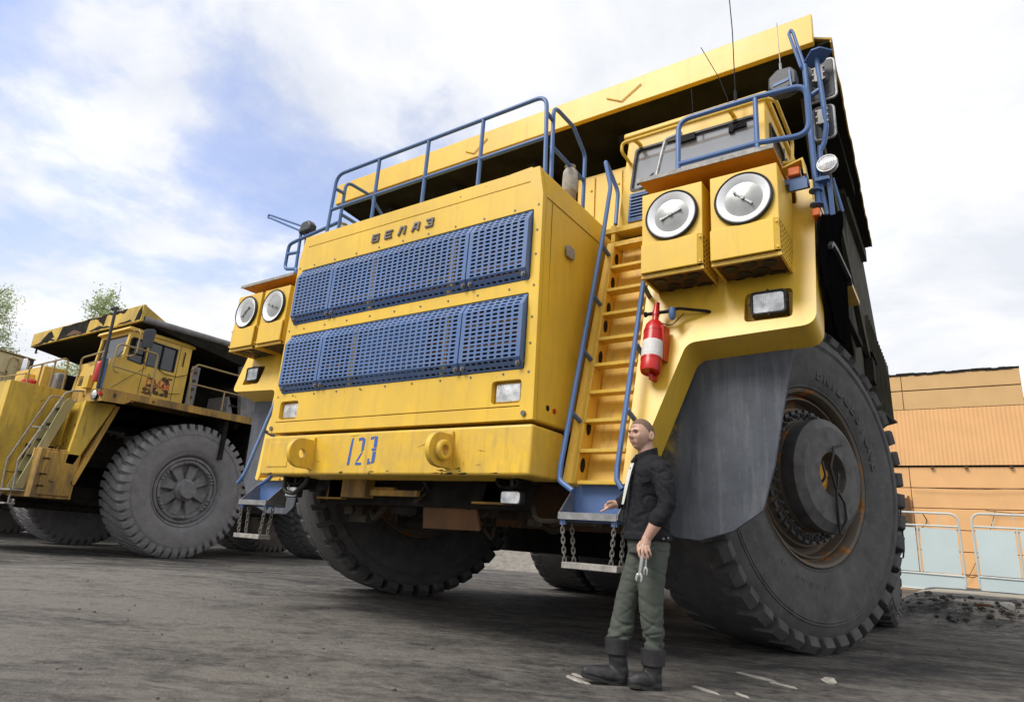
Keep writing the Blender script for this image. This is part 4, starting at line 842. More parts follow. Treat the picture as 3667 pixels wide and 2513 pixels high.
# ================================================================ second truck, parked alongside
T2 = thing('dump_truck', (-13.8, 4.65, -.10), 'old grimy dump truck with red lettering on its rusted door, left of the cleaner truck', 'dump truck')
OY, OC, GO = M['old_yellow'], M['old_yellow_clean'], M['grimy_orange']
def wheel_old(parent, c, rot, name='front_wheel'):
    rim = MB(); rim.lathe([(.80, .36), (.835, .405), (.825, .43), (.80, .415), (.785, .36), (.76, .33), (.75, .37), (.70, .38), (.685, .33), (.665, .335), (.66, .36), (.60, .36), (.585, .24), (.30, .18), (0, .18)], (0, 0, 0), AX, 64, False)
    rim.lathe([(.80, .36), (.70, .10), (.69, -.3), (.83, -.42), (.30, -.30), (.0, -.30)], (0, 0, 0), AX, 40, False)
    ro = rim.build(name, M['rim_dusty'], parent, base=(0, 0, 0)); ro.location = Vector(c)-BASE[parent]; ro.rotation_euler = (0, 0, rot)
    tyre_mesh(1.53, .44, .80, 46, 1.27, seed=9, lugw=.60).build('tyre', M['tyre_b'], ro, ang=28)
    sp = MB()
    for k in range(8):
        a_ = 2*PI*k/8+.25
        sp.hexa([(.20, math.sin(a_-.27)*.585, math.cos(a_-.27)*.585), (.20, math.sin(a_+.27)*.585, math.cos(a_+.27)*.585), (.20, math.sin(a_+.35)*.2, math.cos(a_+.35)*.2), (.20, math.sin(a_-.35)*.2, math.cos(a_-.35)*.2), (.285, math.sin(a_-.22)*.585, math.cos(a_-.22)*.585), (.285, math.sin(a_+.22)*.585, math.cos(a_+.22)*.585), (.30, math.sin(a_+.3)*.2, math.cos(a_+.3)*.2), (.30, math.sin(a_-.3)*.2, math.cos(a_-.3)*.2)])
    sp.lathe([(.26, .20), (.25, .36), (.21, .40), (.20, .47), (.185, .50), (0, .50)], (0, 0, 0), AX, 36, False); sp.build('hub', M['rim_dusty'], ro, ang=30)
    nt_ = MB()
    for g_ in range(6):
        for k in range(4):
            a_ = 2*PI*g_/6+(k-1.5)*.135; y, z = math.sin(a_)*.628, math.cos(a_)*.628
            nt_.lathe([(.034, .36), (.034, .395), (.024, .40), (.016, .43), (0, .43)], (0, y, z), AX, 8)
    nt_.build('wheel_nuts', M['rim_dusty'], ro); return ro
wa = wheel_old(T2, (-11.385, 4.651, 1.42), 0)
wb = wheel_old(T2, (-16.2, 4.65, 1.42), PI)
for x_, r_ in ((-11.45, 0), (-12.48, 0), (-15.1, PI), (-16.15, PI)):
    k_ = copy_tree(wa, T2); k_.name = 'rear_wheel'; k_.location = Vector((x_, 9.95, 1.38))-BASE[T2]; k_.rotation_euler = (0, 0, r_)
# bonnet
mb = MB(); holed(mb, [(-15.3, 1.05), (-12.3, 1.05), (-12.3, 3.335), (-15.3, 3.335)], [rrect(-15.0, -12.55, 1.75, 2.72, .01, 1)], lambda u, v: (u, 1.14, v), (0, .04, 0))
mb.add([(-12.3, 1.18, 1.05), (-12.3, 2.34, 1.05), (-12.3, 2.34, 3.335), (-12.3, 1.18, 3.335), (-15.3, 1.18, 1.05), (-15.3, 2.34, 1.05), (-15.3, 2.34, 3.335), (-15.3, 1.18, 3.335)], [(0, 1, 2, 3), (7, 6, 5, 4), (3, 2, 6, 7), (1, 5, 6, 2)])
mb.build('hood', OY, T2, bevel=.012)
mb = MB(); mb.box(-15.1, -12.5, 1.22, 1.24, 1.7, 2.8)
for i in range(14): mb.box(-15.0, -12.55, 1.165, 1.19, 1.78+i*.068, 1.80+i*.068)
mb.build('radiator_core', M['matte_black'], T2)
mb = MB(); mb.box(-15.35, -12.26, 1.10, 1.5, .98, 1.48); mb.build('bumper', OY, T2, bevel=.015)
mb = MB(); mb.box(-12.299, -12.29, 1.2, 2.3, 1.475, 1.485); mb.build('hood_seam', M['dark_steel'], T2)
# front and side deck beams
mb = MB(); mb.poly([(-12.26, 2.30, 3.07), (-10.75, 2.30, 3.03), (-10.75, 2.30, 3.31), (-12.26, 2.30, 3.33)], (0, .05, 0))
mb.poly([(-10.75, 2.35, 3.03), (-10.75, 2.75, 3.045), (-10.75, 2.93, 3.16), (-10.75, 7.6, 3.16), (-10.75, 7.6, 3.345), (-10.75, 2.35, 3.31)], (-.05, 0, 0))
mb.box(-13.0, -10.8, 2.35, 7.6, 3.28, 3.31); mb.build('deck', GO, T2, bevel=.006)
mb = MB(); mb.box(-16.8, -15.2, 2.3, 7.6, 3.12, 3.33); mb.box(-15.3, -12.3, 2.3, 7.0, 3.28, 3.33); mb.box(-12.4, -10.85, 5.2, 5.3, 2.2, 3.28); mb.build('deck_floor', M['dark_steel'], T2)
dk = MB()
for x, z in ((-11.62, 3.19),): dk.lathe([(.035, 0), (.035, .012), (0, .014)], (x, 2.30, z), (0, -1, 0), 6)
for y, z in ((2.9, 3.14), (3.35, 3.22)): dk.lathe([(.032, 0), (.032, .015), (0, .018)], (-10.75, y, z), (1, 0, 0), 8)
dk.build('deck_reflector', M['rust_plate'], T2)
mb = MB(); mb.lathe([(0, -.10), (.05, -.09), (.10, -.03), (.105, 0), (.09, .0)], (-11.03, 2.24, 3.165), (.15, -1, 0), 20, False); wl = mb.build('work_lamp', M['black'], T2)
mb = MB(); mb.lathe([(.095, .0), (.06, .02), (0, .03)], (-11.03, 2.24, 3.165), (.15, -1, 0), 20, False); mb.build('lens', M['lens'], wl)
mb = MB(); mb.cyl((-10.85, 2.29, 3.20), (-10.85, 2.24, 3.20), .035, 10); mb.cyl((-10.78, 2.29, 3.17), (-10.78, 2.23, 3.17), .03, 10); mb.build('marker_lamp', M['red'], T2)
# braces under the deck
mb = MB(); mb.hexa([(-12.28, 2.2, 1.1), (-11.35, 2.2, 1.1), (-11.35, 2.36, 1.1), (-12.28, 2.36, 1.1), (-12.28, 2.28, 3.05), (-11.3, 2.28, 3.05), (-11.3, 2.34, 3.05), (-12.28, 2.34, 3.05)])
mb.hexa([(-11.40, 2.14, 1.72), (-11.3, 2.14, 1.72), (-11.3, 2.30, 1.70), (-11.40, 2.38, 1.72), (-11.40, 2.24, 3.06), (-11.3, 2.24, 3.06), (-11.3, 2.84, 3.08), (-11.40, 2.84, 3.08)])
mb.build('deck_brace', OY, T2, bevel=.008)
mb = MB(); mb.hexa([(-11.8, 2.30, 1.30), (-11.3, 2.32, 1.30), (-11.3, 2.42, 1.30), (-11.8, 2.42, 1.30), (-11.8, 2.82, 3.06), (-11.3, 2.845, 3.06), (-11.3, 2.94, 3.06), (-11.8, 2.94, 3.06)]); mb.build('brace_web', GO, T2, bevel=.005)
mb = MB(); mb.box(-11.75, -11.33, 1.68, 2.42, 1.0, 1.98); bx = mb.build('battery_box', M['grimy_orange'], T2, bevel=.012)
mb = MB(); mb.box(-11.33, -11.30, 1.78, 2.37, 1.06, 1.92); mb.build('box_door', GO, bx, bevel=.01)
mb = MB()
for z in (1.22, 1.45, 1.76): mb.box(-11.33, -11.285, 1.74, 1.86, z, z+.025)
mb.tube([(-11.32, 1.92, 1.97), (-11.32, 1.90, 2.03), (-11.32, 1.95, 2.06), (-11.32, 1.99, 2.03), (-11.32, 1.97, 1.97)], .008, 6); mb.build('hinge', M['dark_steel'], bx)
mb = MB(); mb.hexa([(-12.25, 1.6, 1.0), (-11.75, 1.68, 1.0), (-11.75, 2.4, 1.0), (-12.25, 2.4, 1.0), (-12.25, 1.75, 2.0), (-11.75, 1.9, 2.0), (-11.75, 2.4, 2.0), (-12.25, 2.4, 2.0)]); mb.build('lower_panel', GO, T2, bevel=.005)
# ladder
lad = MB()
for x0 in (-12.08, -11.70):
    lad.poly([(x0, 1.50, 1.15), (x0, 1.66, 1.15), (x0, 2.18, 3.03), (x0, 2.06, 3.10), (x0, 1.98, 3.0)], (.05, 0, 0))
lad.poly([(-12.03, 1.62, 1.15), (-11.70, 1.62, 1.15), (-11.70, 2.14, 3.03), (-12.03, 2.14, 3.03)], (0, .02, 0))
lo = lad.build('ladder', M['old_ladder'], T2, bevel=.005)
for i in range(5):
    z = 1.49+.345*i; y = 1.55+(z-1.15)*.272
    g = MB(); g.box(-12.03, -11.70, y-.05, y+.10, z-.012, z+.008); g.build('rung', M['dark_steel'], lo)
g = MB(); g.box(-12.3, -11.62, 1.42, 1.68, 1.10, 1.135); g.build('toe_plate', M['step_metal'], lo, bevel=.004)
rail('ladder_handrail', [([(-11.68, 2.32, 3.30), (-11.68, 2.11, 3.27), (-11.68, 1.96, 3.18), (-11.68, 1.45, 1.70), (-11.68, 1.50, 1.14)], .10, .02), ([(-11.68, 2.20, 3.10), (-11.68, 1.62, 1.30), (-11.68, 1.55, 1.14)], .1, .018), ([(-12.10, 2.16, 3.10), (-12.10, 1.99, 3.14), (-12.10, 1.86, 3.13), (-12.10, 1.40, 1.71), (-12.10, 1.44, 1.14)], .08, .018), [(-12.1, 1.66, 2.42), (-11.9, 1.80, 2.42)], [(-11.68, 1.72, 2.42), (-11.68, 1.93, 2.38)]], M['step_metal'], parent=T2)
mb = MB(); mb.tube([(-12.2, 1.5, 1.10), (-12.22, 1.45, .86)], .015, 6); mb.tube([(-11.75, 1.5, 1.10), (-11.75, 1.5, .86)], .015, 6); mb.box(-12.3, -11.7, 1.42, 1.60, .84, .87); mb.build('hanging_step', M['step_metal'], T2)
# cab
cabm = MB()
side = [(2.56, 3.34), (4.10, 3.36), (4.09, 4.70), (2.62, 4.75), (2.62, 4.2)]
holed(cabm, [(2.30, 3.32), (4.10, 3.34), (4.09, 4.72), (2.66, 4.74), (2.60, 4.10), (2.36, 3.98)], [[(2.71, 4.06), (3.00, 4.02), (3.06, 4.06), (3.05, 4.56), (2.74, 4.58), (2.69, 4.52)], [(3.11, 4.03), (3.76, 4.02), (3.76, 4.57), (3.13, 4.60)]], lambda u, v: (-10.98, u, v), (-.05, 0, 0))
cabm.box(-12.35, -10.985, 4.05, 4.095, 3.34, 4.70)
holed(cabm, [(-12.35, 3.98), (-10.985, 3.98), (-10.985, 4.74), (-12.35, 4.74)], [rrect(-12.28, -11.08, 4.05, 4.64, .04)], lambda u, v: (u, 2.60+(v-3.98)*.08, v), (0, .05, 0))
cabm.add([(-12.35, 2.30, 3.32), (-10.985, 2.30, 3.32), (-10.985, 2.36, 3.98), (-12.35, 2.36, 3.98), (-10.985, 2.62, 4.0), (-12.35, 2.62, 4.0)], [(0, 1, 2, 3), (3, 2, 4, 5)])
cabm.box(-12.40, -12.35, 2.66, 4.09, 3.32, 4.72)
cb2 = cabm.build('cab', OC, T2, bevel=.008)
mb = MB(); mb.hexa([(-12.42, 2.56, 4.72), (-10.94, 2.56, 4.72), (-10.94, 4.16, 4.68), (-12.42, 4.16, 4.68), (-12.42, 2.60, 4.80), (-10.96, 2.60, 4.80), (-10.96, 4.14, 4.78), (-12.42, 4.14, 4.78)]); mb.build('roof', OC, cb2, bevel=.015)
mb = MB(); mb.box(-11.025, -11.02, 2.66, 4.0, 3.98, 4.66); mb.poly([(-12.3, 2.645, 4.0), (-11.05, 2.645, 4.0), (-11.05, 2.70, 4.68), (-12.3, 2.70, 4.68)], (0, .005, 0)); mb.build('window_glass', M['glass_dark'], cb2)
mb = MB()
for lp, lpi in (([(2.70, 4.05), (3.01, 4.01), (3.07, 4.05), (3.06, 4.57), (2.73, 4.59), (2.68, 4.52)], [(2.73, 4.08), (3.00, 4.045), (3.035, 4.07), (3.03, 4.545), (2.75, 4.56), (2.715, 4.51)]), ([(3.10, 4.02), (3.77, 4.01), (3.77, 4.58), (3.12, 4.61)], [(3.125, 4.045), (3.745, 4.035), (3.745, 4.555), (3.14, 4.585)])): holed(mb, lp, [lpi], lambda u, v: (-10.975, u, v), (-.02, 0, 0))
mb.box(-11.01, -10.97, 3.43, 3.445, 4.03, 4.59); mb.box(-10.979, -10.974, 3.815, 3.825, 3.36, 4.68); mb.box(-10.979, -10.974, 3.075, 3.083, 3.36, 4.1); mb.build('window_seal', M['black'], cb2)
mb = MB(); mb.box(-10.975, -10.95, 3.66, 3.76, 3.835, 3.85); mb.tube(fillet([(-10.97, 3.40, 4.02), (-10.95, 3.55, 3.93), (-10.95, 3.85, 3.93), (-10.95, 4.1, 4.05)], .1, 5), .008, 5); mb.tube(fillet([(-10.96, 3.2, 3.85), (-10.94, 3.45, 3.62), (-10.94, 3.75, 3.50), (-10.94, 4.0, 3.56)], .2, 5), .007, 5)
mb.tube([(-10.955, 3.93, 4.55), (-10.955, 3.93, 4.2)], .012, 6); mb.bar((-10.96, 3.16, 4.02), (-10.97, 2.52, 3.38), .006, .006); mb.build('door_handle', M['dark_steel'], cb2)
vs, fs = text_mesh('ПМ48', .42, .001, .002); tx = MB(); tx.add([(-10.977+v.z, 3.47+v.x*.50, 3.54+v.y*.75) for v in vs], fs); tx.build('painted_number', M['red_letter'], cb2, smooth=False)
tx = MB(); rnd = random.Random(8)
for cy_, cz_, w_, h_ in ((3.22, 3.50, .07, .05), (3.31, 3.60, .10, .035), (3.24, 3.42, .10, .03), (3.45, 3.47, .09, .05), (3.60, 3.45, .07, .04), (3.70, 3.50, .06, .09), (3.60, 3.80, .08, .05), (3.67, 3.74, .05, .06), (3.40, 3.55, .06, .03), (3.33, 3.47, .04, .06)):
    n_ = 18; pt = []
    for k in range(n_):
        t = 2*PI*k/n_; q = 1+rnd.uniform(-.35, .35); pt.append((-10.9755, cy_+w_*q*math.cos(t), cz_+h_*q*math.sin(t)))
    tx.poly(pt, (-.002, 0, 0))
tx.build('flaked_paint', M['rust_plate'], cb2, smooth=False)
mb = MB()
for i in range(5): mb.box(-12.1, -11.72, 2.298, 2.31, 3.46+i*.045, 3.475+i*.045)
mb.build('louvre', M['matte_black'], cb2)
mb = MB(); mb.box(-11.62, -11.36, 2.20, 2.30, 3.34, 3.62); mb.build('front_box', OC, T2, bevel=.005)
mb = MB()
for x in (-12.0, -11.2): mb.bar((x, 2.55, 4.04), (x+.25, 2.57, 4.22), .012, .012); mb.bar((x-.1, 2.55, 4.06), (x+.35, 2.55, 4.10), .010, .010)
mb.build('wiper', M['dark_steel'], cb2)
mb = MB(); mb.lathe([(0, 0), (.075, .01), (.08, .03), (.08, .40), (.05, .45), (.02, .47), (0, .47)], (-11.05, 2.24, 3.44), (0, 0, 1), 18, False); mb.build('red_cylinder', M['red'], T2)
mb = MB(); mb.box(-10.93, -10.87, 2.22, 2.30, 3.31, 3.95); mb.box(-11.15, -10.9, 2.26, 2.32, 3.80, 3.86); mb.build('cylinder_bracket', M['blue'], T2)
mb = MB(); mb.lathe([(.035, 0), (.034, .5), (.030, 1.82)], (-10.82, 2.2, 3.28), (-.05, 0, 1), 10); mb.box(-11.02, -10.90, 2.16, 2.26, 5.06, 5.10); mb.lathe([(.04, 0), (.04, .07), (0, .08)], (-11.02, 2.2, 5.08), (-1, 0, .1), 8); mb.tube([(-10.92, 2.2, 5.1), (-10.94, 2.2, 5.62)], .004, 5); mb.build('antenna_mast', M['black'], T2)
RO = M['rail_old']
rail('deck_rail', [([(-12.22, 2.32, 3.32), (-12.26, 2.32, 4.12), (-11.2, 2.32, 4.16), (-11.1, 2.34, 4.14)], .10, .02), ([(-10.76, 2.36, 3.80), (-10.76, 2.36, 4.24), (-10.75, 2.42, 4.30), (-10.75, 3.22, 4.29), (-10.75, 3.25, 3.33)], .09, .022), [(-10.75, 2.36, 3.80), (-10.75, 3.24, 3.74)], ([(-11.9, 2.32, 3.95), (-11.5, 2.32, 3.97), (-11.5, 2.32, 3.34)], .04, .014), ([(-10.75, 2.36, 3.8), (-10.75, 2.40, 3.70), (-10.75, 2.5, 3.68)], .04, .018)], RO, parent=T2)
rail('deck_rail', [([(-10.75, 4.13, 3.33), (-10.75, 4.05, 4.15), (-10.75, 4.18, 4.30), (-10.75, 7.0, 4.26), (-10.75, 7.0, 3.33)], .10, .022), [(-10.75, 4.10, 3.82), (-10.75, 7.0, 3.80)], [(-10.75, 4.97, 3.34), (-10.75, 4.97, 3.82)], [(-10.75, 6.0, 3.34), (-10.75, 6.0, 4.28)]], RO, parent=T2)
rail('hood_rail', [([(-12.4, 1.46, 3.34), (-12.4, 1.44, 3.68), (-12.4, 1.50, 3.73), (-12.4, 2.05, 4.05), (-12.4, 2.12, 4.0), (-12.4, 2.14, 3.34)], .05, .018), [(-12.4, 1.65, 3.34), (-12.4, 1.65, 3.80)], [(-12.4, 1.88, 3.34), (-12.4, 1.88, 3.94)], ([(-15.1, 1.40, 3.34), (-15.1, 1.40, 3.62), (-12.45, 1.42, 3.55)], .05, .016)], RO, parent=T2)
rail('mirror_arm', [([(-10.98, 2.66, 4.70), (-10.70, 2.68, 4.70), (-10.62, 2.70, 4.62), (-10.62, 2.70, 4.18), (-10.72, 2.70, 4.12), (-10.98, 2.68, 4.12)], .06, .015)], RO, parent=T2)
mb = MB(); mb.poly([(-10.60, 2.76, 4.30), (-10.60, 2.98, 4.36), (-10.60, 3.0, 4.74), (-10.60, 2.94, 4.79), (-10.60, 2.78, 4.74), (-10.60, 2.73, 4.68)], (-.03, .02, 0)); mb.build('mirror', M['mirror_back'], T2, bevel=.015)
mb = MB(); mb.box(-13.05, -12.75, 2.10, 2.32, 3.33, 3.78); mb.build('air_filter', M['rim_dusty'], T2, bevel=.05)
mb = MB(); mb.box(-14.6, -13.0, 1.9, 2.4, 3.33, 3.9); mb.box(-15.4, -12.9, 2.5, 2.9, 3.33, 3.80); mb.poly([(-14.0, 1.7, 3.33), (-13.4, 1.7, 3.33), (-13.4, 1.7, 3.72), (-13.8, 1.7, 3.66)], (0, .2, 0)); mb.build('deck_equipment', OC, T2, bevel=.01)
mb = MB()
for i in range(10): mb.box(-12.89, -12.85, 2.35, 2.85, 3.38+i*.04, 3.40+i*.04)
mb.box(-12.9, -12.87, 2.32, 2.88, 3.35, 3.78); mb.build('radiator_slats', M['matte_black'], T2)
mb = MB(); mb.lathe([(.16, 0), (.17, .03), (.16, .10), (.12, .14), (0, .15)], (-12.75, 1.62, 3.34), (0, 0, 1), 20); mb.build('filler_cap', M['red'], T2)
mb = MB(); mb.box(-11.9, -11.0, 5.25, 5.75, 3.33, 3.78); eb = mb.build('electric_box', M['rim_dusty'], T2, bevel=.01)
mb = MB()
for i in range(5): mb.lathe([(.03, 0), (.03, .03), (.02, .03)], (-11.0, 5.32+i*.085, 3.56), (1, 0, 0), 10)
mb.build('connector', M['black'], eb)
mb = MB()
for z in (3.55, 3.75, 3.95, 4.15): mb.lathe([(.04, 0), (.04, .02), (0, .02)], (-11.02, 4.30, z), (1, 0, 0), 10)
mb.build('rust_disc', M['rust_plate'], T2)
mb = MB(); mb.box(-11.05, -11.02, 4.2, 4.4, 3.34, 4.30); mb.build('air_deflector', M['rim_dusty'], T2)
# tray canopy of the second truck
mb = MB(); mb.poly([(-16.75, 2.70, 4.98), (-10.78, 2.70, 4.93), (-10.78, 2.70, 5.32), (-16.75, 2.70, 5.36)], (0, .06, 0))
mb.poly([(-10.80, 2.76, 5.06), (-10.80, 3.30, 5.05), (-10.80, 2.76, 5.31)], (-.06, 0, 0)); mb.build('tray_lip', OY, T2, bevel=.006)
def blotch(mb, y, pts, seed, amp=.05):
    o_ = []; n = len(pts)
    for a_ in range(n):
        p, q = Vector((*pts[a_], 0)), Vector((*pts[(a_+1) % n], 0))
        for k in range(7):
            t = p.lerp(q, k/7); o_.append((t.x+amp*noise.noise(Vector((t.x*5, t.y*5, seed))), y, min(5.33, max(4.965, t.y+amp*noise.noise(Vector((t.y*5, t.x*5, seed+3)))))))
    mb.poly(o_, (0, .004, 0))
mb = MB(); blotch(mb, 2.6945, [(-15.1, 4.99), (-13.45, 4.985), (-13.40, 5.32), (-14.9, 5.335)], 1, .03)
for k, q in enumerate([[(-16.7, 4.99), (-16.0, 4.99), (-15.2, 5.02), (-15.3, 5.07), (-16.1, 5.05)], [(-13.5, 5.26), (-12.8, 5.28), (-11.9, 5.27), (-11.9, 5.32), (-13.5, 5.33)], [(-13.3, 4.98), (-12.2, 4.97), (-12.4, 5.03), (-13.0, 5.06)], [(-12.0, 4.97), (-11.2, 4.96), (-11.3, 5.03)], [(-16.2, 5.0), (-15.3, 5.1), (-15.6, 5.3), (-15.9, 5.2), (-16.0, 5.12)], [(-12.9, 5.22), (-12.6, 5.05), (-12.5, 5.3), (-12.8, 5.32)], [(-12.3, 5.3), (-11.6, 5.24), (-11.5, 5.32)], [(-11.1, 4.96), (-10.82, 4.96), (-10.82, 5.3), (-10.95, 5.2)]]): blotch(mb, 2.6950-.0005*k, q, k+4)
mb.build('soot_stain', M['dark_steel'], T2, smooth=False)
mb = MB(); blotch(mb, 2.6940, [(-14.6, 5.02), (-13.7, 5.0), (-13.9, 5.1), (-14.3, 5.12)], 9, .05); mb.build('rust_stain', M['rust_plate'], T2, smooth=False)

mb = MB(); mb.hexa([(-16.75, 2.76, 4.98), (-10.80, 2.76, 4.93), (-10.85, 7.0, 4.35), (-16.7, 7.0, 4.35), (-16.75, 2.76, 5.06), (-10.80, 2.76, 5.06), (-10.80, 7.0, 5.0), (-16.75, 7.0, 5.0)])
mb.hexa([(-16.6, 5.2, 3.9), (-11.0, 5.2, 3.9), (-11.0, 5.6, 3.0), (-16.6, 5.6, 3.0), (-16.6, 6.8, 4.9), (-11.0, 6.8, 4.9), (-11.0, 7.0, 4.9), (-16.6, 7.0, 4.9)])
mb.build('canopy', M['tray_dark'], T2)
mb = MB(); mb.tube([(-10.80, 2.78, 4.99), (-10.80, 3.5, 5.0), (-10.82, 5.0, 5.02), (-10.82, 7.2, 5.0)], .075, 12); mb.poly([(-10.86, 5.3, 4.9), (-10.86, 5.6, 3.2), (-10.86, 10.8, 3.5), (-10.86, 10.8, 4.2), (-10.86, 7.0, 5.0)], (-.15, 0, 0)); mb.build('tray_side', M['rim_dusty'], T2)
mb = MB(); mb.tube([(-16.45, 2.76, 4.93), (-16.45, 2.76, 4.80), (-16.25, 2.76, 4.79), (-16.25, 2.76, 4.93)], .025, 6); mb.build('tray_hook', M['dark_steel'], T2)
# chassis
mb = MB()
for x in (-14.6, -13.0): mb.box(x-.16, x+.16, 1.9, 10.6, 1.25, 1.85)
mb.box(-15.6, -12.0, 4.3, 5.0, 1.1, 1.7); mb.box(-12.7, -12.2, 1.8, 4.0, .95, 1.3); mb.box(-15.3, -12.3, 1.7, 4.4, 1.75, 2.1); mb.cyl((-12.3, 2.7, 1.0), (-11.9, 4.2, .95), .09, 12); mb.cyl((-12.6, 1.9, .88), (-12.3, 3.9, .85), .10, 12); mb.cyl((-12.45, 4.65, 1.0), (-12.45, 4.7, 2.9), .2, 16)
mb.box(-14.8, -12.8, 5, 9, .95, 1.4); mb.cyl((-16.2, 9.95, 1.4), (-11.4, 9.95, 1.4), .4, 20); mb.box(-12.6, -12.2, 5.8, 8.6, 1.6, 2.6); mb.box(-13.6, -11.3, 6.2, 7.4, 1.0, 3.2); mb.box(-16.4, -11.2, 8.2, 8.4, 2.4, 4.2)
mb.build('chassis', M['dark_steel'], T2, bevel=.01)

# ================================================================ third truck far left (only its deck shows)
T3 = thing('dump_truck', (-21.5, 5.0, -.1), 'rust blotched beige dump truck cab with rectangular mirror, farthest left behind the grimy truck', 'dump truck')
mb = MB(); mb.hexa([(-22.0, .6, 3.6), (-19.0, .6, 3.6), (-19.0, 3.40, 3.6), (-22.0, 3.40, 3.6), (-22.0, .6, 5.29), (-19.0, .6, 5.29), (-19.0, 3.53, 5.06), (-22.0, 3.53, 5.06)]); cb3 = mb.build('cab', M['beige'], T3, bevel=.02)
mb = MB(); mb.hexa([(-22.1, .5, 5.30), (-18.95, .5, 5.30), (-18.95, 3.62, 5.07), (-22.1, 3.62, 5.07), (-22.1, .5, 5.34), (-18.95, .5, 5.34), (-18.95, 3.62, 5.10), (-22.1, 3.62, 5.10)]); mb.build('roof', M['rail_old'], cb3)
mb = MB(); mb.box(-19.3, -19.0, 3.5, 3.60, 4.75, 5.06); mb.build('torn_seal', M['black'], cb3)
mb = MB(); mb.poly([(-18.85, 3.27, 4.52), (-18.85, 3.33, 4.50), (-18.85, 3.41, 4.56), (-18.85, 3.40, 5.02), (-18.85, 3.36, 5.07), (-18.85, 3.28, 5.02)], (-.04, 0, 0)); mb.build('mirror', M['chrome'], T3, bevel=.015)
rail('deck_rail', [([(-18.9, 2.90, 4.30), (-18.9, 2.98, 4.97), (-18.9, 3.05, 5.0), (-18.9, 3.20, 4.97), (-18.9, 3.22, 4.3)], .05, .02), [(-18.9, 2.7, 4.52), (-18.9, 3.6, 4.40)], ([(-18.9, 3.60, 4.2), (-18.9, 3.62, 4.66)], 0, .02)], RO, parent=T3)
mb = MB(); mb.box(-22, -19.0, 3.5, 9.0, 3.3, 4.42); mb.box(-22.5, -18.9, .6, 10, 2.9, 3.5); mb.box(-21.8, -19.2, 4.2, 5.2, 4.4, 4.75); mb.build('deck', M['dark_steel'], T3, bevel=.02)
mb = MB(); mb.box(-21.9, -18.98, 3.52, 5.0, 4.0, 4.44); mb.build('deck_box', OY, T3, bevel=.02)
mb = MB(); mb.lathe([(.25, 0), (.26, .06), (.2, .12), (0, .12)], (-19.0, 3.75, 4.35), (0, 0, 1), 20); mb.build('filler_cap', M['red'], T3)
w3 = copy_tree(wa, T3); w3.location = Vector((-19.3, 5.6, 1.4))-BASE[T3]
w3 = copy_tree(wa, T3); w3.location = Vector((-23.7, 5.6, 1.4))-BASE[T3]
mb = MB(); mb.box(-23.3, -19.6, 1.0, 11, 1.2, 2.9); mb.build('chassis', M['dark_steel'], T3)
# ================================================================ ground
def sst(a, b, x): t = max(0, min(1, (x-a)/(b-a))); return t*t*(3-2*t)
def gh(x, y):
    h = .06
    h -= .12*sst(4.2, 7.4, y)*(1-sst(9.5, 10.5, y)*sst(2.0, 3.0, x))
    h -= .16*sst(-5.5, -9.5, x)*(1-sst(4.2, 7.4, y)*.75)
    if x > 1.5: h += .32*sst(8.9, 10.6, y)*sst(2.2, 3.2, x)*(1-sst(18, 27, y)*1.2)
    d = math.hypot(x-2, y)
    h += (noise.noise(Vector((x*.35, y*.35, 1)))*.03+noise.noise(Vector((x*1.7, y*1.7, 4)))*.010)*sst(1.2, 5, d)*(1 if d < 60 else 0)
    if d < 14: h += noise.noise(Vector((x*7, y*7, 2)))*.004*(1-sst(8, 14, d))
    return h
def axis_c(c, n, near, grow, lim):
    o_ = [0.0]; s = near
    while o_[-1] < lim:
        o_.append(o_[-1]+s)
        if o_[-1] > n: s *= grow
    return [c-v for v in o_[:0:-1]]+[c+v for v in o_]
gx = axis_c(1.5, 5.0, .09, 1.055, 1800); gy = axis_c(0.5, 4.0, .09, 1.055, 1800)
mb = MB(); nx, ny = len(gx), len(gy)
mb.v = [Vector((x, y, gh(x, y))) for y in gy for x in gx]
mb.f = [(j*nx+i, j*nx+i+1, (j+1)*nx+i+1, (j+1)*nx+i) for j in range(ny-1) for i in range(nx-1)]
mt, nt, b = material('trodden_coal_ground'); tc = N(nt, 'ShaderNodeTexCoord'); v = tc.outputs['Object']
rot = mapping(nt, v, (1, 1, 1), rot=(0, 0, math.radians(-28)))
st = noise_n(nt, mapping(nt, rot, (.50, 1.15, 1)), 1.4, 12, .66, .8); st2 = noise_n(nt, mapping(nt, rot, (.8, 2.2, 1)), 3.2, 10, .70, 1.2); fine = noise_n(nt, v, 9, 10, .72); gr = noise_n(nt, v, 60, 6, .75)
k = mathn(nt, 'ADD', mathn(nt, 'MULTIPLY', st, .6), mathn(nt, 'MULTIPLY', st2, .4))
g = N(nt, 'ShaderNodeSeparateXYZ'); L(nt, v, g.inputs[0])
# the yard is paler towards the left foreground, darker round the trucks
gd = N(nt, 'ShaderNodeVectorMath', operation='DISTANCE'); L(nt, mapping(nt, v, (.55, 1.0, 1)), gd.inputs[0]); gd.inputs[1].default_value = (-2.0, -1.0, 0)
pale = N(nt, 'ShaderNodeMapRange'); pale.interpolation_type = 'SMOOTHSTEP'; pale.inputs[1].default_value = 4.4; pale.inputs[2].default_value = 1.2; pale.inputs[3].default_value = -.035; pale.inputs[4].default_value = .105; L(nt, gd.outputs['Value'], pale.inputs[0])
k = mathn(nt, 'ADD', k, pale.outputs[0]); k = mathn(nt, 'ADD', k, mathn(nt, 'MULTIPLY', mathn(nt, 'SUBTRACT', fine, .5), .42)); k = mathn(nt, 'ADD', k, mathn(nt, 'MULTIPLY', mathn(nt, 'SUBTRACT', noise_n(nt, mapping(nt, rot, (9, 22, 9)), 1.0, 8, .75), .5), .25))
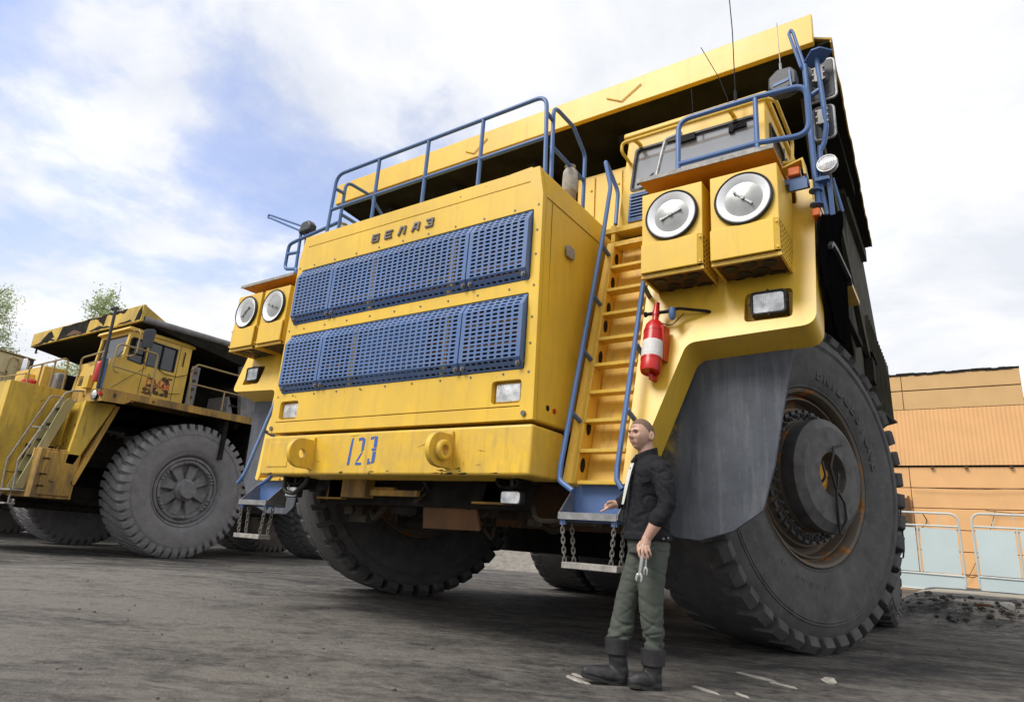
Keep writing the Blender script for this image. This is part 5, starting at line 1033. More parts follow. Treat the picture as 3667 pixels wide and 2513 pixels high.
c = ramp(nt, k, [(.32, (.022, .022, .024)), (.42, (.055, .052, .051)), (.51, (.125, .115, .103)), (.62, (.215, .198, .175))])
c = mix(nt, mathn(nt, 'MULTIPLY', ramp(nt, gr, [(.56, 0), (.68, 1)]), .45), c, (.028, .026, .026))
c = mix(nt, mathn(nt, 'MULTIPLY', ramp(nt, noise_n(nt, v, 38, 6, .7), [(.64, 0), (.70, 1)]), .5), c, (.27, .25, .23))
crust = ramp(nt, noise_n(nt, mapping(nt, rot, (.7, 2.4, 1), loc=(4, 9, 0)), 1.25, 15, .74, .6), [(.615, 0), (.65, 1)]); c = mix(nt, mathn(nt, 'MULTIPLY', crust, .60), c, (.30, .28, .25))
cr = N(nt, 'ShaderNodeTexVoronoi'); cr.feature = 'DISTANCE_TO_EDGE'; cr.inputs['Scale'].default_value = 1.3; L(nt, mix(nt, .25, v, N(nt, 'ShaderNodeTexNoise').outputs['Color']), cr.inputs['Vector'])
L(nt, c, b.inputs['Base Color']); b.inputs['Roughness'].default_value = .82; b.inputs['Specular IOR Level'].default_value = .35
hh = mathn(nt, 'ADD', mathn(nt, 'MULTIPLY', k, 1.2), mathn(nt, 'ADD', mathn(nt, 'MULTIPLY', gr, .22), mathn(nt, 'MULTIPLY', fine, .5))); bump(nt, b, hh, .95, .05)
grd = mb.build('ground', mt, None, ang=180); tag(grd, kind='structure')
M['mud'] = plain('dry_grey_mud', (.20, .18, .155), .9, 0, .35, 5, .6)
M['coal'] = plain('coal_rubble', (.055, .052, .049), .85, 0, .5, 9, .9)
M['sand'] = plain('sandy_verge', (.30, .26, .20), .9, 0, .4, 3, .6)
M['pale'] = plain('pale_dried_mud', (.30, .28, .25), .85, 0, .3, 16, .6)
# dirt bank behind the trucks
def berm(name, pts, w, h, mat, seed, n=90, m_=14):
    mb = MB(); rnd = random.Random(seed)
    P_ = [Vector(p) for p in pts]; cum = [0]
    for a_, b_ in zip(P_[:-1], P_[1:]): cum.append(cum[-1]+(b_-a_).length)
    for i in range(n):
        s = cum[-1]*i/(n-1); j = max(k for k in range(len(P_)-1) if cum[k] <= s+1e-9); t = (s-cum[j])/(cum[j+1]-cum[j]); c_ = P_[j].lerp(P_[j+1], t); d = (P_[j+1]-P_[j]).normalized(); nn = Vector((-d.y, d.x, 0))
        for q in range(m_):
            u = q/(m_-1)*2-1; p = c_+nn*u*w; e_ = math.sin(PI*i/(n-1))**.3
            z = gh(p.x, p.y)-.03+h*e_*(max(0, 1-u*u)**1.2)*(1+.5*noise.noise(Vector((s*.5, u, seed))))+.12*h*noise.noise(Vector((p.x*2, p.y*2, seed)))*(1-u*u)+.05*h*noise.noise(Vector((p.x*9, p.y*9, seed)))*(1-u*u)
            mb.v.append(Vector((p.x, p.y, z)))
    mb.f = [(i*m_+q, i*m_+q+1, (i+1)*m_+q+1, (i+1)*m_+q) for i in range(n-1) for q in range(m_-1)]
    return mb.build(name, mat, None, ang=180)
tag(berm('dirt_bank', [(-60, 4, 0), (-30, 13.5, 0), (-16, 15, 0), (-2, 15.5, 0)], 2.6, .95, M['mud'], 3, 160), kind='structure')
tag(berm('verge', [(1.9, 13.6, 0), (26, 13.6, 0)], 2.9, .07, M['sand'], 6), kind='structure')
# black rubble heap along the verge
mb = MB(); rnd = random.Random(5)
def stone(mb, p, r, rnd, fl=.7):
    bmv = []
    for k in range(12):
        t = k*2.399963; z = 1-2*(k+.5)/12; q = math.sqrt(1-z*z); rr = r*rnd.uniform(.7, 1.15); bmv.append(Vector((q*math.cos(t)*rr, q*math.sin(t)*rr, z*rr*fl))+Vector(p))
    import bmesh as _b
    bm = _b.new(); vs = [bm.verts.new(v) for v in bmv]; r_ = _b.ops.convex_hull(bm, input=vs); bm.verts.index_update(); bm.verts.ensure_lookup_table()
    mb.add([v.co.copy() for v in bm.verts], [tuple(v.index for v in f.verts) for f in bm.faces]); bm.free()
for i in range(620):
    x = rnd.uniform(2.4, 9); y = rnd.gauss(9.95, .24); s = rnd.random()**3*.055+.012
    stone(mb, (x, y, gh(x, y)+.06*math.exp(-((y-10.0)/.5)**2)+s*.2), s, rnd)
tag(mb.build('rubble', M['coal'], None, smooth=False), 'black rubble heaped along the verge in front of the orange building', 'rubble', kind='stuff')
tag(berm('rubble_bank', [(2.5, 10.0, 0), (12, 10.0, 0)], .60, .04, M['mud'], 8), kind='structure')
mb = MB()
for i in range(1100):
    d = rnd.random()**.6*9+.9 if i%3 else 2.5+4*noise.noise(Vector((i*.011, 3, 1)))+rnd.random(); a_ = YAW+rnd.uniform(-.75, .75); x = 3.85+math.sin(a_)*d; y = -3.73+math.cos(a_)*d; s = rnd.random()**6*.014+.0025
    stone(mb, (x, y, gh(x, y)+s*.15), s, rnd)
tag(mb.build('gravel', M['coal'], None, smooth=False), 'scattered dark gravel and coal crumbs on the yard', 'gravel', kind='stuff')
def patch(x, y, a_, b_, rot_, seed, name='mud_patch', mat='pale'):
    mb = MB(); n = 40; rnd = random.Random(seed); ring = []
    for k in range(n):
        t = 2*PI*k/n; q = 1+.45*noise.noise(Vector((math.cos(t)*2, math.sin(t)*2, seed)))+.25*noise.noise(Vector((math.cos(t)*6, math.sin(t)*6, seed))); px = a_*q*math.cos(t); py = b_*q*math.sin(t)
        X = x+px*math.cos(rot_)-py*math.sin(rot_); Y = y+px*math.sin(rot_)+py*math.cos(rot_); ring.append((X, Y))
    mb.v = [Vector((x, y, gh(x, y)+.010))]+[Vector((x+(X-x)*.75, y+(Y-y)*.75, gh(x+(X-x)*.75, y+(Y-y)*.75)+.008)) for X, Y in ring]+[Vector((X, Y, gh(X, Y)-.002)) for X, Y in ring]
    mb.f = [(0, 1+k, 1+(k+1) % n) for k in range(n)]+[(1+k, 1+n+k, 1+n+(k+1) % n, 1+(k+1) % n) for k in range(n)]
    o = mb.build(name, M[mat], None, ang=180); tag(o, kind='structure'); return o
tr = math.radians(-35)
for i, (x, y, a_, b_, r_) in enumerate([(1.86, .02, .12, .03, -.5), (1.80, .13, .05, .014, -.4), (2.60, 1.15, .16, .03, -.35), (2.80, 1.02, .10, .018, -.3), (2.50, .42, .12, .018, -.5), (2.70, .46, .06, .015, -.6)]): patch(x, y, a_, b_, r_, i+1)
mb = MB(); stone(mb, (3.02, 1.40, gh(3.02, 1.40)+.01), .055, random.Random(2), .45); tag(mb.build('stone', M['pale'], None, smooth=False), 'flat pale stone on the ground in front of the big front tyre', 'stone')
mb = MB(); stone(mb, (4.35, 9.9, .33), .13, random.Random(3), .6); tag(mb.build('stone', M['pale'], None, smooth=False), 'sandy coloured stone lying on the black rubble by the barriers', 'stone')
mb = MB(); mb.bar((3.9, 9.95, .30), (4.1, 9.9, .31), .10, .04); tag(mb.build('brick', M['rust_plate'], None), 'dark red broken brick on the rubble bank', 'brick')

# ================================================================ orange panel building
BD = thing('industrial_building', (-3, 28, 0), 'orange panelled industrial building with corrugated middle band behind the barriers', 'building')
M['wall'] = paint('orange_wall_paint', (.74, .42, .185), dirt=.22, rough=.8, dirtcol=(.45, .30, .16), var=.06, wave=.1)
M['wall_old'] = paint('ochre_wall_paint', (.60, .38, .17), dirt=.3, rough=.8, dirtcol=(.35, .24, .12), var=.08, wave=.1)
rows = [-.35, .65, 1.49, 2.31, 3.14, 3.95, 4.80]; cols = [-16, -9.9, -3.8, 2.28, 6.43]
for i in range(6):
    for j in range(4):
        g = MB(); g.box(cols[j]+.012, cols[j+1]-.012, 28, 28.25, rows[i]+.014, rows[i+1]-.014); g.build('wall_panel', M['wall'], BD, bevel=.012)
for i, (z0, z1) in enumerate(((4.86, 6.01), (6.01, 7.20))):
    g = MB(); n = 150; x0, x1 = -16, 6.43
    pr = []
    for k in range(n*4+1):
        ph = k % 4; pr.append((x0+(x1-x0)*k/(n*4), 27.93-(.016 if ph in (1, 2) else 0)))
    V = [Vector((x, y-(.01 if i == 0 else 0), z)) for z in (z0, z1+(.0 if i else .02)) for x, y in pr]; m_ = len(pr)
    g.add(V, [(k, k+1, m_+k+1, m_+k) for k in range(m_-1)]); g.build('corrugated_sheet', M['wall'], BD, smooth=False)
g = MB(); g.box(-16, 6.43, 27.99, 28.2, 4.80, 7.22); g.build('backing_wall', M['dark_steel'], BD)
for z0, z1 in ((7.22, 8.04), (8.06, 8.74)):
    for j, (a_, b_) in enumerate(((-16, -9.9), (-9.9, -3.8), (-3.8, 2.33), (2.33, 6.43))):
        g = MB(); g.box(a_+.012, b_-.012, 28, 28.25, z0+.012, z1-.012); g.build('wall_panel', M['wall_old'], BD, bevel=.012)
g = MB(); g.box(-16, 6.40, 28.05, 40, -.4, 8.70); g.build('wall_core', M['rust_plate'], BD)
g = MB(); rnd = random.Random(9)
for k in range(100): g.box(-16+k*.2243, -16+(k+1)*.2243, 27.97, 28.4, 8.74-.05*rnd.random(), 8.79+.05*rnd.random())
g.build('roof_edge', M['dark_steel'], BD)
g = MB(); g.box(1.5, 2.18, 27.85, 27.99, 2.45, 3.52); g.box(2.12, 2.2, 27.8, 27.9, 2.4, 3.6); g.build('door', M['rust_plate'], BD)
g = MB(); g.tube(fillet([(2.3, 27.85, 3.95), (3.2, 27.85, 3.92), (4.6, 27.85, 3.90), (6.4, 27.85, 3.97)], .5, 4), .012, 5); g.tube(fillet([(2.6, 27.85, 2.9), (2.75, 27.85, 2.6), (2.4, 27.85, 2.2), (2.2, 27.85, 2.3)], .2, 4), .018, 5); g.tube(fillet([(5.0, 27.85, 3.1), (4.7, 27.85, 2.2), (3.9, 27.85, .6), (3.4, 27.85, .3)], .4, 4), .01, 5); g.tube(fillet([(4.7, 27.85, 3.1), (5.6, 27.85, 3.0), (6.4, 27.85, 3.1)], .4, 4), .012, 5); g.build('cable', M['dark_steel'], BD)
for x in (3.1, 4.25, 5.7):
    g = MB(); g.box(x-.06, x+.06, 27.86, 27.96, 4.74, 4.80); g.build('bracket', M['rust_plate'], BD)
B2 = thing('brick_building', (14, 33, 0), 'red brick building just visible past the right corner of the orange one', 'building')
g = MB(); g.box(7.2, 20, 33, 45, -.3, 9.1); g.build('wall', M['rust_plate'], B2)
g = MB(); g.box(7.1, 20.1, 32.9, 45.1, 9.1, 9.25); g.build('roof', M['dark_steel'], B2)

# ================================================================ barriers
M['barrier'] = paint('pale_blue_sheet', (.50, .59, .60), dirt=.25, rough=.6, dirtcol=(.55, .50, .42), var=.05)
M['barrier_pipe'] = paint('whitish_pipe', (.50, .54, .53), dirt=.5, rust=.08, rough=.6, rustcol=(.55, .22, .08))
def barrier(x0, x1, xm, loc, label, tilt):
    o = thing('barrier', loc, label, 'barrier', 'pale blue sheet barriers chained in front of the orange building'); yb = loc[1]
    def S(x, z): return (x, yb, z+tilt*(x-x0))
    fr = fillet([S(x0, .33), S(x1, .33), S(x1, 2.17), S(x0, 2.17)], [.22, .22, .22, .22], 6, True)
    g = MB(); g.tube(fr, .026, 8, True); g.tube([S(x0, 1.86), S(x1, 1.86)], .024, 8); g.tube([S(x0, .70), S(x1, .70)], .024, 8); g.tube([S(xm, .70), S(xm, 1.86)], .022, 8)
    for q in range(1, 5):
        x = x0+(x1-x0)*q/5; g.tube([S(x, 1.86), S(x, 2.17)], .008, 6)
    g.build('frame', M['barrier_pipe'], o)
    for a_, b_ in ((x0+.05, xm-.05), (xm+.05, x1-.06)):
        g = MB(); g.poly([S(a_, .74), S(b_, .74), S(b_, 1.80), S(a_, 1.80)], (0, .006, 0)); g.build('sheet', M['barrier'], o)
    g = MB(); lw = fillet([S(x0+.02, .68), S(x0+.02, .36), S(x1-.02, .36), S(x1-.02, .68)], [0, .2, .2, 0], 5); g.poly([p for p in lw], (0, .006, 0)); g.build('sheet', M['barrier'], o)
    return o
barrier(1.75, 3.80, 2.92, (2.8, 16, .3), 'pale blue barrier partly hidden behind the big front tyre', -.012)
barrier(4.07, 6.10, 4.93, (5.1, 16, .3), 'pale blue barrier at the right edge, standing clear of the tyre', -.012)
g = MB(); 
for k in range(9): g.tube([(3.82+.028*k+.012*math.cos(t), 15.98+(.008 if k % 2 else 0)*math.sin(t), .72-.05*math.sin(PI*k/8)+.009*math.sin(t)) for t in [2*PI*j/8 for j in range(8)]], .005, 4, True)
tag(g.build('chain', M['dark_steel'], None), 'short chain tying the two pale blue barriers together', 'chain')

# ================================================================ trees
mt, nt, b = material('birch_leaf'); tc = N(nt, 'ShaderNodeTexCoord'); L(nt, mix(nt, ramp(nt, noise_n(nt, tc.outputs['Object'], .8, 4), [(.35, 0), (.65, 1)]), (.24, .31, .13), (.42, .48, .24)), b.inputs['Base Color']); b.inputs['Roughness'].default_value = .6
tl = N(nt, 'ShaderNodeBsdfTranslucent'); tl.inputs[0].default_value = (.50, .58, .28, 1); ms = N(nt, 'ShaderNodeMixShader'); ms.inputs[0].default_value = .4; L(nt, b.outputs[0], ms.inputs[1]); L(nt, tl.outputs[0], ms.inputs[2])
for n_ in nt.nodes:
    if n_.type == 'OUTPUT_MATERIAL': L(nt, ms.outputs[0], n_.inputs[0])
M['leaf'] = mt; M['bark'] = plain('birch_bark', (.42, .40, .36), .8, 0, .5, 2, .3)
def tree(x, y, h, z0, rad, seed, label, nleaf=9000):
    o = thing('birch_tree', (x, y, -.3), label, 'tree', 'birch trees beyond the parked trucks'); rnd = random.Random(seed)
    g = MB(); tips = []
    tp = [Vector((x+.12*h*.1*noise.noise(Vector((i, seed, 0))), y, -.3+h*i/8)) for i in range(9)]
    g.tube(tp, [h*.018*(1-i/9.5) for i in range(9)], 8)
    for k in range(64):
        t = z0/h+(1-z0/h)*(k+.5)/64; p = tp[0].lerp(tp[-1], t); a_ = k*2.4+rnd.uniform(-.4, .4); ln = rad*(1-.72*((t-z0/h)/(1-z0/h))**1.3)*rnd.uniform(.65, 1.2)
        q = p+Vector((math.cos(a_)*ln, math.sin(a_)*ln, ln*.55)); mid = p.lerp(q, .5)+Vector((0, 0, ln*.12)); end = q-Vector((0, 0, ln*.18))
        g.tube([p, mid, q, end], [h*.005, h*.0035, h*.0018, h*.001], 5)
        for s in range(5): tips.append((p.lerp(q, rnd.uniform(.35, 1.0))+Vector((rnd.gauss(0, .25), rnd.gauss(0, .25), rnd.gauss(-.05, .25)))*rad*.28, rnd.uniform(.25, .6)*rad*.36))
    g.build('trunk', M['bark'], o)
    lf = MB(); vs = []; fs = []
    for i in range(nleaf):
        c_, r_ = rnd.choice(tips); p = c_+Vector((rnd.gauss(0, 1), rnd.gauss(0, 1), rnd.gauss(-.2, 1.1)))*r_*.6
        s = rnd.uniform(.05, .10); u = Vector((rnd.gauss(0, 1), rnd.gauss(0, 1), rnd.gauss(0, 1))).normalized(); w = u.cross(Vector((rnd.gauss(0, 1), rnd.gauss(0, 1), rnd.gauss(0, 1)))).normalized(); n0 = len(vs)
        vs += [p-u*s, p+w*s*.6, p+u*s, p-w*s*.6]; fs.append((n0, n0+1, n0+2, n0+3))
    lf.v = vs; lf.f = fs; lf.build('crown', M['leaf'], o, smooth=False)
tree(-56.5, 12, 16.6, 3.5, 3.4, 11, 'tall birch at the far left edge, highest of the trees', 15000)
tree(-37.7, 12.3, 13.5, 2.0, 2.1, 12, 'birch rising behind the canopy of the grimy truck', 8000)
tree(-33.0, 14.5, 8.2, 1.5, 3.0, 13, 'low leafy birch seen under the canopy of the grimy truck', 9000)
tree(-46.5, 14, 10.0, 2.0, 3.4, 14, 'shorter birch between the two taller ones', 8000)
# ================================================================ person
PO = Vector((2.178, .153, .06)); PS = .929; PU = Vector((.92, .392, 0)); PW = Vector((.392, -.92, 0))
def PP(u, w, z): return PO+(PU*u+PW*w+Vector((0, 0, 1))*z)*PS
PR = thing('person', (PO.x, PO.y, PO.z), 'man in dark jacket, green jeans and tall boots standing by the ladder, holding spanners', 'person')
def loft(mb, rings, n=24):
    """rings: (u, w, z, ra, rb, [yaw]) horizontal ellipses"""
    vs = []
    for r in rings:
        u, w, z, ra, rb = r[:5]; yw = r[5] if len(r) > 5 else 0
        for k in range(n):
            t = 2*PI*k/n; a_, b_ = ra*math.cos(t), rb*math.sin(t); vs.append(PP(u+a_*math.cos(yw)-b_*math.sin(yw), w+a_*math.sin(yw)+b_*math.cos(yw), z))
    fs = [(i*n+k, i*n+(k+1) % n, (i+1)*n+(k+1) % n, (i+1)*n+k) for i in range(len(rings)-1) for k in range(n)]
    fs += [tuple(range(n))[::-1], tuple((len(rings)-1)*n+k for k in range(n))]; mb.add(vs, fs)
def limb(mb, pts, rs, n=14):
    p = [PP(*q) for q in pts]; r = [q*PS for q in rs]
    d0 = (p[0]-p[1]).normalized(); d1 = (p[-1]-p[-2]).normalized()
    p = [p[0]+d0*r[0]*.8, p[0]+d0*r[0]*.5]+p+[p[-1]+d1*r[-1]*.5, p[-1]+d1*r[-1]*.8]; r = [r[0]*.25, r[0]*.8]+r+[r[-1]*.8, r[-1]*.25]
    mb.tube(p, r, n)
def fuse(mb, name, mat, parent, voxel, smooth=4, disp=None):
    """one continuous closed surface out of overlapping volumes"""
    o = mb.build('tmp', mat, parent, ang=180); m1 = o.modifiers.new('r', 'REMESH'); m1.mode = 'VOXEL'; m1.voxel_size = voxel; m1.use_smooth_shade = True
    m2 = o.modifiers.new('s', 'SMOOTH'); m2.factor = .5; m2.iterations = smooth
    bpy.context.view_layer.update(); me = bpy.data.meshes.new_from_object(o.evaluated_get(bpy.context.evaluated_depsgraph_get()))
    o.modifiers.clear(); old = o.data; o.data = me; bpy.data.meshes.remove(old); o.name = name; me.name = name
    if disp:
        nr = [v.normal.copy() for v in me.vertices]; b_ = BASE[o]
        for v, n_ in zip(me.vertices, nr): v.co += n_*disp(v.co+b_)
    me.polygons.foreach_set('use_smooth', [True]*len(me.polygons)); me.update(); return o
M['skin'] = plain('skin', (.50, .30, .22), .5, 0, .10, 10, .1)
nt = M['skin'].node_tree; b = [n for n in nt.nodes if n.type == 'BSDF_PRINCIPLED'][0]; b.inputs['Subsurface Weight'].default_value = .08; b.inputs['Subsurface Radius'].default_value = (.01, .004, .002)
M['hair'] = plain('cropped_hair', (.17, .105, .075), .9, 0, .3, 120, .6)
M['jacket'] = plain('dark_denim_jacket', (.014, .0145, .018), .85, 0, .4, 45, .6, .25)
M['jean'] = paint('green_denim', (.052, .062, .050), smudge=.6, smudgecol=(.085, .095, .078), dirt=.7, rough=.9, dirtcol=(.022, .026, .024), var=.35, wave=.1)
M['boot'] = plain('worn_boot_leather', (.020, .0185, .020), .6, 0, .5, 14, .6)
M['sole'] = plain('boot_sole', (.02, .02, .02), .8, 0, .4, 20, .4)
M['shirt'] = plain('white_shirt', (.62, .62, .58), .85, 0, .1, 30, .3)
M['eye'] = plain('eye', (.25, .22, .20), .25, 0, .05, 10, 0)
M['brow'] = plain('brow_hair', (.07, .04, .025), .9, 0, .2, 100, .3)
M['lip'] = plain('lip', (.40, .13, .11), .5, 0, .1, 10, 0)
M['spanner'] = plain('spanner_steel', (.62, .62, .62), .28, .85, .1, 30, .1)
HC = (.020, .01, 1.592)      # head centre; face turned to picture left and a little to the viewer
HY = math.radians(180-42)    # heading of the face in the (u, w) plane
ch_, sh_ = math.cos(HY), math.sin(HY)
def HP(f, s, z, tilt=.0):
    """head frame: f forward, s to his left, z up (metres before person scale)"""
    f2 = f*math.cos(tilt)-z*math.sin(tilt)*1; z2 = z*math.cos(tilt)+f*math.sin(tilt)
    return PP(HC[0]+f2*ch_+s*sh_*1, HC[1]+f2*sh_-s*ch_, HC[2]+z2)
def gs(x, y, x0, y0, sx_, sy_): return math.exp(-((x-x0)/sx_)**2-((y-y0)/sy_)**2)
nu, nv = 96, 72; hv = []; hreg = []
for j in range(nv+1):
    ph = PI*j/nv
    for i in range(nu):
        th = 2*PI*i/nu; dx, dy, dz = math.sin(ph)*math.cos(th), math.sin(ph)*math.sin(th), math.cos(ph)
        fx = .098 if dx > 0 else .098; zz = .112*dz; X = fx*dx*(1-.10*max(0, -dz)); Yy = .077*dy
        if dz < 0:      # jaw narrows, back of head tucks into the neck
            k_ = -dz; Yy *= 1-.20*k_**1.8
            if dx < 0: X *= 1-.38*k_
            else: X = X*(1-.10*k_)+.018*k_*dx
        if dx > .0:     # flatten the face plane
            X -= .016*max(0, dx-.72)*3*(1 if dz < .45 else .2)
            fz, fy = zz, Yy
            X += .027*gs(fy, fz, 0, -.024, .013, .013)+.019*gs(fy, fz, 0, -.006, .008, .021)+.006*gs(fy, fz, 0, -.026, .022, .010)   # nose
            X += .011*gs(fy, fz, 0, .022, .042, .009)                                                # brow ridge
            for e_ in (-1, 1): X -= .014*gs(fy, fz, e_*.030, .007, .015, .010); X += .007*gs(fy, fz, e_*.040, -.022, .018, .018)
            X += .009*gs(fy, fz, 0, -.052, .022, .008)-.004*gs(fy, fz, 0, -.0575, .020, .0025)+.007*gs(fy, fz, 0, -.064, .020, .006)-.004*gs(fy, fz, 0, -.076, .02, .006)+.012*gs(fy, fz, 0, -.096, .022, .016)
        hv.append((X, Yy, zz))
hd = MB(); idx = lambda j, i: j*nu+i % nu
hd.add([HP(*p) for p in hv], [(idx(j, i), idx(j+1, i), idx(j+1, i+1), idx(j, i+1)) for j in range(nv) for i in range(nu)])
body = MB()
for s in (-1, 1):       # ears
    e_ = MB(); c0_ = [];
    for j in range(9):
        for i in range(16):
            ph = PI*j/8; th = 2*PI*i/16; x_ = .020*math.sin(ph)*math.cos(th); z_ = .033*math.cos(ph); y_ = .009*math.sin(ph)*math.sin(th)
            dish = -.006*gs(x_, z_, .002, .002, .010, .018)
            c0_.append(HP(-.018+x_*.9-z_*.12, s*(.079+y_+(.010 if x_ < 0 else 0)*abs(x_)/.02+(dish if y_ > 0 else 0)), -.012+z_))
    body.add(c0_, [(j*16+i, (j+1)*16+i, (j+1)*16+(i+1) % 16, j*16+(i+1) % 16) for j in range(8) for i in range(16)])
limb(body, [(.062, .0, 1.38), (.058, .0, 1.46), (.040, .0, 1.53)], [.066, .057, .056])
loft(body, [(.07, 0, .88, .10, .08), (.07, 0, 1.1, .12, .10), (.085, 0, 1.3, .12, .13), (.085, 0, 1.38, .09, .11), (.07, 0, 1.44, .05, .05)])
# near arm and hand (his left) hanging, holding spanners
limb(body, [(.15, .14, 1.33), (.178, .180, 1.12), (.152, .188, 1.045), (.105, .186, .980), (.062, .175, .905)], [.035, .034, .036, .040, .030])
limb(body, [(.058, .175, .905), (.050, .175, .865), (.045, .175, .835)], [.029, .033, .033])
def finger(pts, r): limb(body, pts, [r*(1-.12*i) for i in range(len(pts))], 10)
body_f = [([(.026, .185, .850), (.010, .195, .822), (.012, .200, .795), (.022, .198, .775)], .0105), ([(.036, .200, .845), (.030, .212, .812), (.040, .214, .785), (.050, .205, .772)], .0108), ([(.052, .204, .845), (.056, .214, .812), (.066, .212, .786), (.068, .200, .776)], .0102), ([(.066, .198, .850), (.076, .204, .822), (.084, .200, .800), (.082, .190, .790)], .0092), ([(.022, .165, .875), (.004, .168, .850), (.004, .175, .822), (.014, .182, .800)], .0115)]
for p_, r_ in body_f: finger(p_, r_)
# far arm reaching to the blue step
limb(body, [(.03, -.14, 1.33), (-.03, -.17, 1.19), (-.10, -.145, 1.13), (-.150, -.130, 1.120)], [.045, .042, .036, .028])
limb(body, [(-.150, -.130, 1.122), (-.178, -.126, 1.118), (-.196, -.124, 1.108)], [.027, .030, .028])
for p_, r_ in (([(-.195, -.112, 1.100), (-.222, -.112, 1.082), (-.240, -.114, 1.072), (-.256, -.116, 1.064)], .0105), ([(-.205, -.122, 1.115), (-.224, -.122, 1.112), (-.228, -.122, 1.095), (-.216, -.122, 1.085)], .0105), ([(-.203, -.134, 1.118), (-.220, -.134, 1.116), (-.224, -.134, 1.100), (-.212, -.134, 1.090)], .0102), ([(-.200, -.146, 1.116), (-.214, -.146, 1.112), (-.217, -.146, 1.098), (-.206, -.146, 1.090)], .0092), ([(-.172, -.108, 1.125), (-.190, -.098, 1.134), (-.206, -.098, 1.130), (-.214, -.102, 1.120)], .0105)): finger(p_, r_)
# legs under the trousers
limb(body, [(.03, -.07, .84), (-.07, -.05, .45), (-.12, -.04, .12)], [.055, .04, .032]); limb(body, [(.11, .05, .80), (.095, .05, .45), (.10, .045, .12)], [.055, .04, .032])
body.v += hd.v; o0 = len(body.v)-len(hd.v); body.f += [tuple(i+o0 for i in f) for f in hd.f]
bo = fuse(body, 'body', M['skin'], PR, .0034, 1)
bsh = MB()       # hair: cropped shell over the skull
keep = []
for j in range(nv):
    for i in range(nu):
        x_, y_, z_ = hv[idx(j, i)]; hl_ = .068 if x_ > .05 else (.068-(.05-x_)*1.2 if x_ > -.01 else -.006-(-.01-x_)*.55)
        if x_ < -.01 and x_ > -.045 and abs(y_) > .06: hl_ = .012
        if z_ > hl_: keep.append((j, i))
bsh.add([HP(p[0]*1.010, p[1]*1.012, p[2]*1.012) for p in hv], [(idx(j, i), idx(j+1, i), idx(j+1, i+1), idx(j, i+1)) for j, i in keep])
bsh.build('hair', M['hair'], bo, ang=180)
for s in (-1, 1):
    g = MB(); g.tube([HP(.0835, s*.020, .0045), HP(.0862, s*.031, .0048), HP(.078, s*.042, .0035)], [.0012, .0026, .0012], 6); g.build('eye', M['brow'], bo, ang=180)
    g = MB(); g.tube([HP(.0895, s*.013, .0165), HP(.0905, s*.028, .0215), HP(.079, s*.047, .0165)], [.0025, .0034, .0016], 6); g.build('eyebrow', M['brow'], bo, ang=180)
g = MB(); g.tube([HP(.084, -.022, -.058), HP(.099, -.008, -.0565), HP(.101, 0, -.057), HP(.099, .008, -.0565), HP(.084, .022, -.058)], [.001, .0028, .003, .0028, .001], 6); g.build('mouth', M['lip'], bo, ang=180)
# white shirt strip
g = MB(); loft(g, [(.060, .0, .93, .125, .095), (.060, .0, 1.15, .125, .098), (.065, .0, 1.33, .105, .11), (.055, .01, 1.42, .065, .068)], 24); fuse(g, 'shirt', M['shirt'], bo, .009, 3)
# jacket
jk = MB()
loft(jk, [(.068, 0, .885, .160, .132), (.066, 0, .925, .160, .133), (.066, 0, .935, .151, .124), (.064, 0, 1.02, .152, .128), (.070, 0, 1.14, .150, .132), (.080, 0, 1.26, .152, .150), (.090, 0, 1.34, .142, .165), (.090, 0, 1.395, .115, .150), (.082, 0, 1.435, .082, .100), (.074, 0, 1.455, .066, .072)], 30)
limb(jk, [(.150, .135, 1.355), (.172, .168, 1.25), (.185, .185, 1.12), (.158, .190, 1.05), (.125, .188, 1.012)], [.066, .068, .061, .056, .051], 18)
limb(jk, [(.130, .187, 1.045), (.117, .187, 1.005)], [.056, .054], 18)
limb(jk, [(.035, -.125, 1.35), (-.015, -.160, 1.24), (-.060, -.160, 1.175), (-.118, -.138, 1.130)], [.064, .060, .056, .048], 16)
def fold(p):
    z = p.z; q = noise.noise(Vector((p.x*7+z*5, p.y*7, z*11))); a_ = -.007*max(0, 1-abs(q)*7)+.004*q+noise.noise(Vector((p.x*24+z*14, p.y*24, z*38)))*.002
    return a_
jo = fuse(jk, 'jacket', M['jacket'], bo, .0065, 3, fold)
g = MB()
for pts in ([(.085, .165, 1.375), (.118, .205, 1.33), (.120, .225, 1.25)], [(-.01, .118, 1.345), (.07, .162, 1.35), (.12, .19, 1.352)], [(.03, .150, 1.25), (.035, .152, 1.1), (.03, .140, .95)]): pass
g = MB()      # turned-up collar
for s_, pts in ((1, [(-.052, .045, 1.405), (-.020, .070, 1.445), (.045, .078, 1.475), (.105, .045, 1.500), (.128, 0, 1.510), (.105, -.045, 1.500), (.045, -.075, 1.475), (-.02, -.06, 1.445)]),):
    up_ = [PP(*p) for p in pts]; lo_ = [PP(p[0]*1.0+.008, p[1]*1.08, p[2]-.075) for p in pts]; n = len(up_)
    up2 = [p+(p-PP(.04, 0, p.z)).normalized()*.0 for p in up_]
    inn = [PP(.045+(p[0]-.045)*.86, p[1]*.86, p[2]-.006) for p in pts]; inl = [PP(.045+(p[0]-.045)*.86, p[1]*.86, p[2]-.07) for p in pts]
    g.add(up_+lo_+inn+inl, [(k, k+1, n+k+1, n+k) for k in range(n-1)]+[(2*n+k, 2*n+k+1, k+1, k) for k in range(n-1)]+[(2*n+k+1, 2*n+k, 3*n+k, 3*n+k+1) for k in range(n-1)])
g.build('collar', M['jacket'], jo, ang=70)
g = MB()       # open front edges showing the shirt, pocket flap, buttons, cuffs, hem
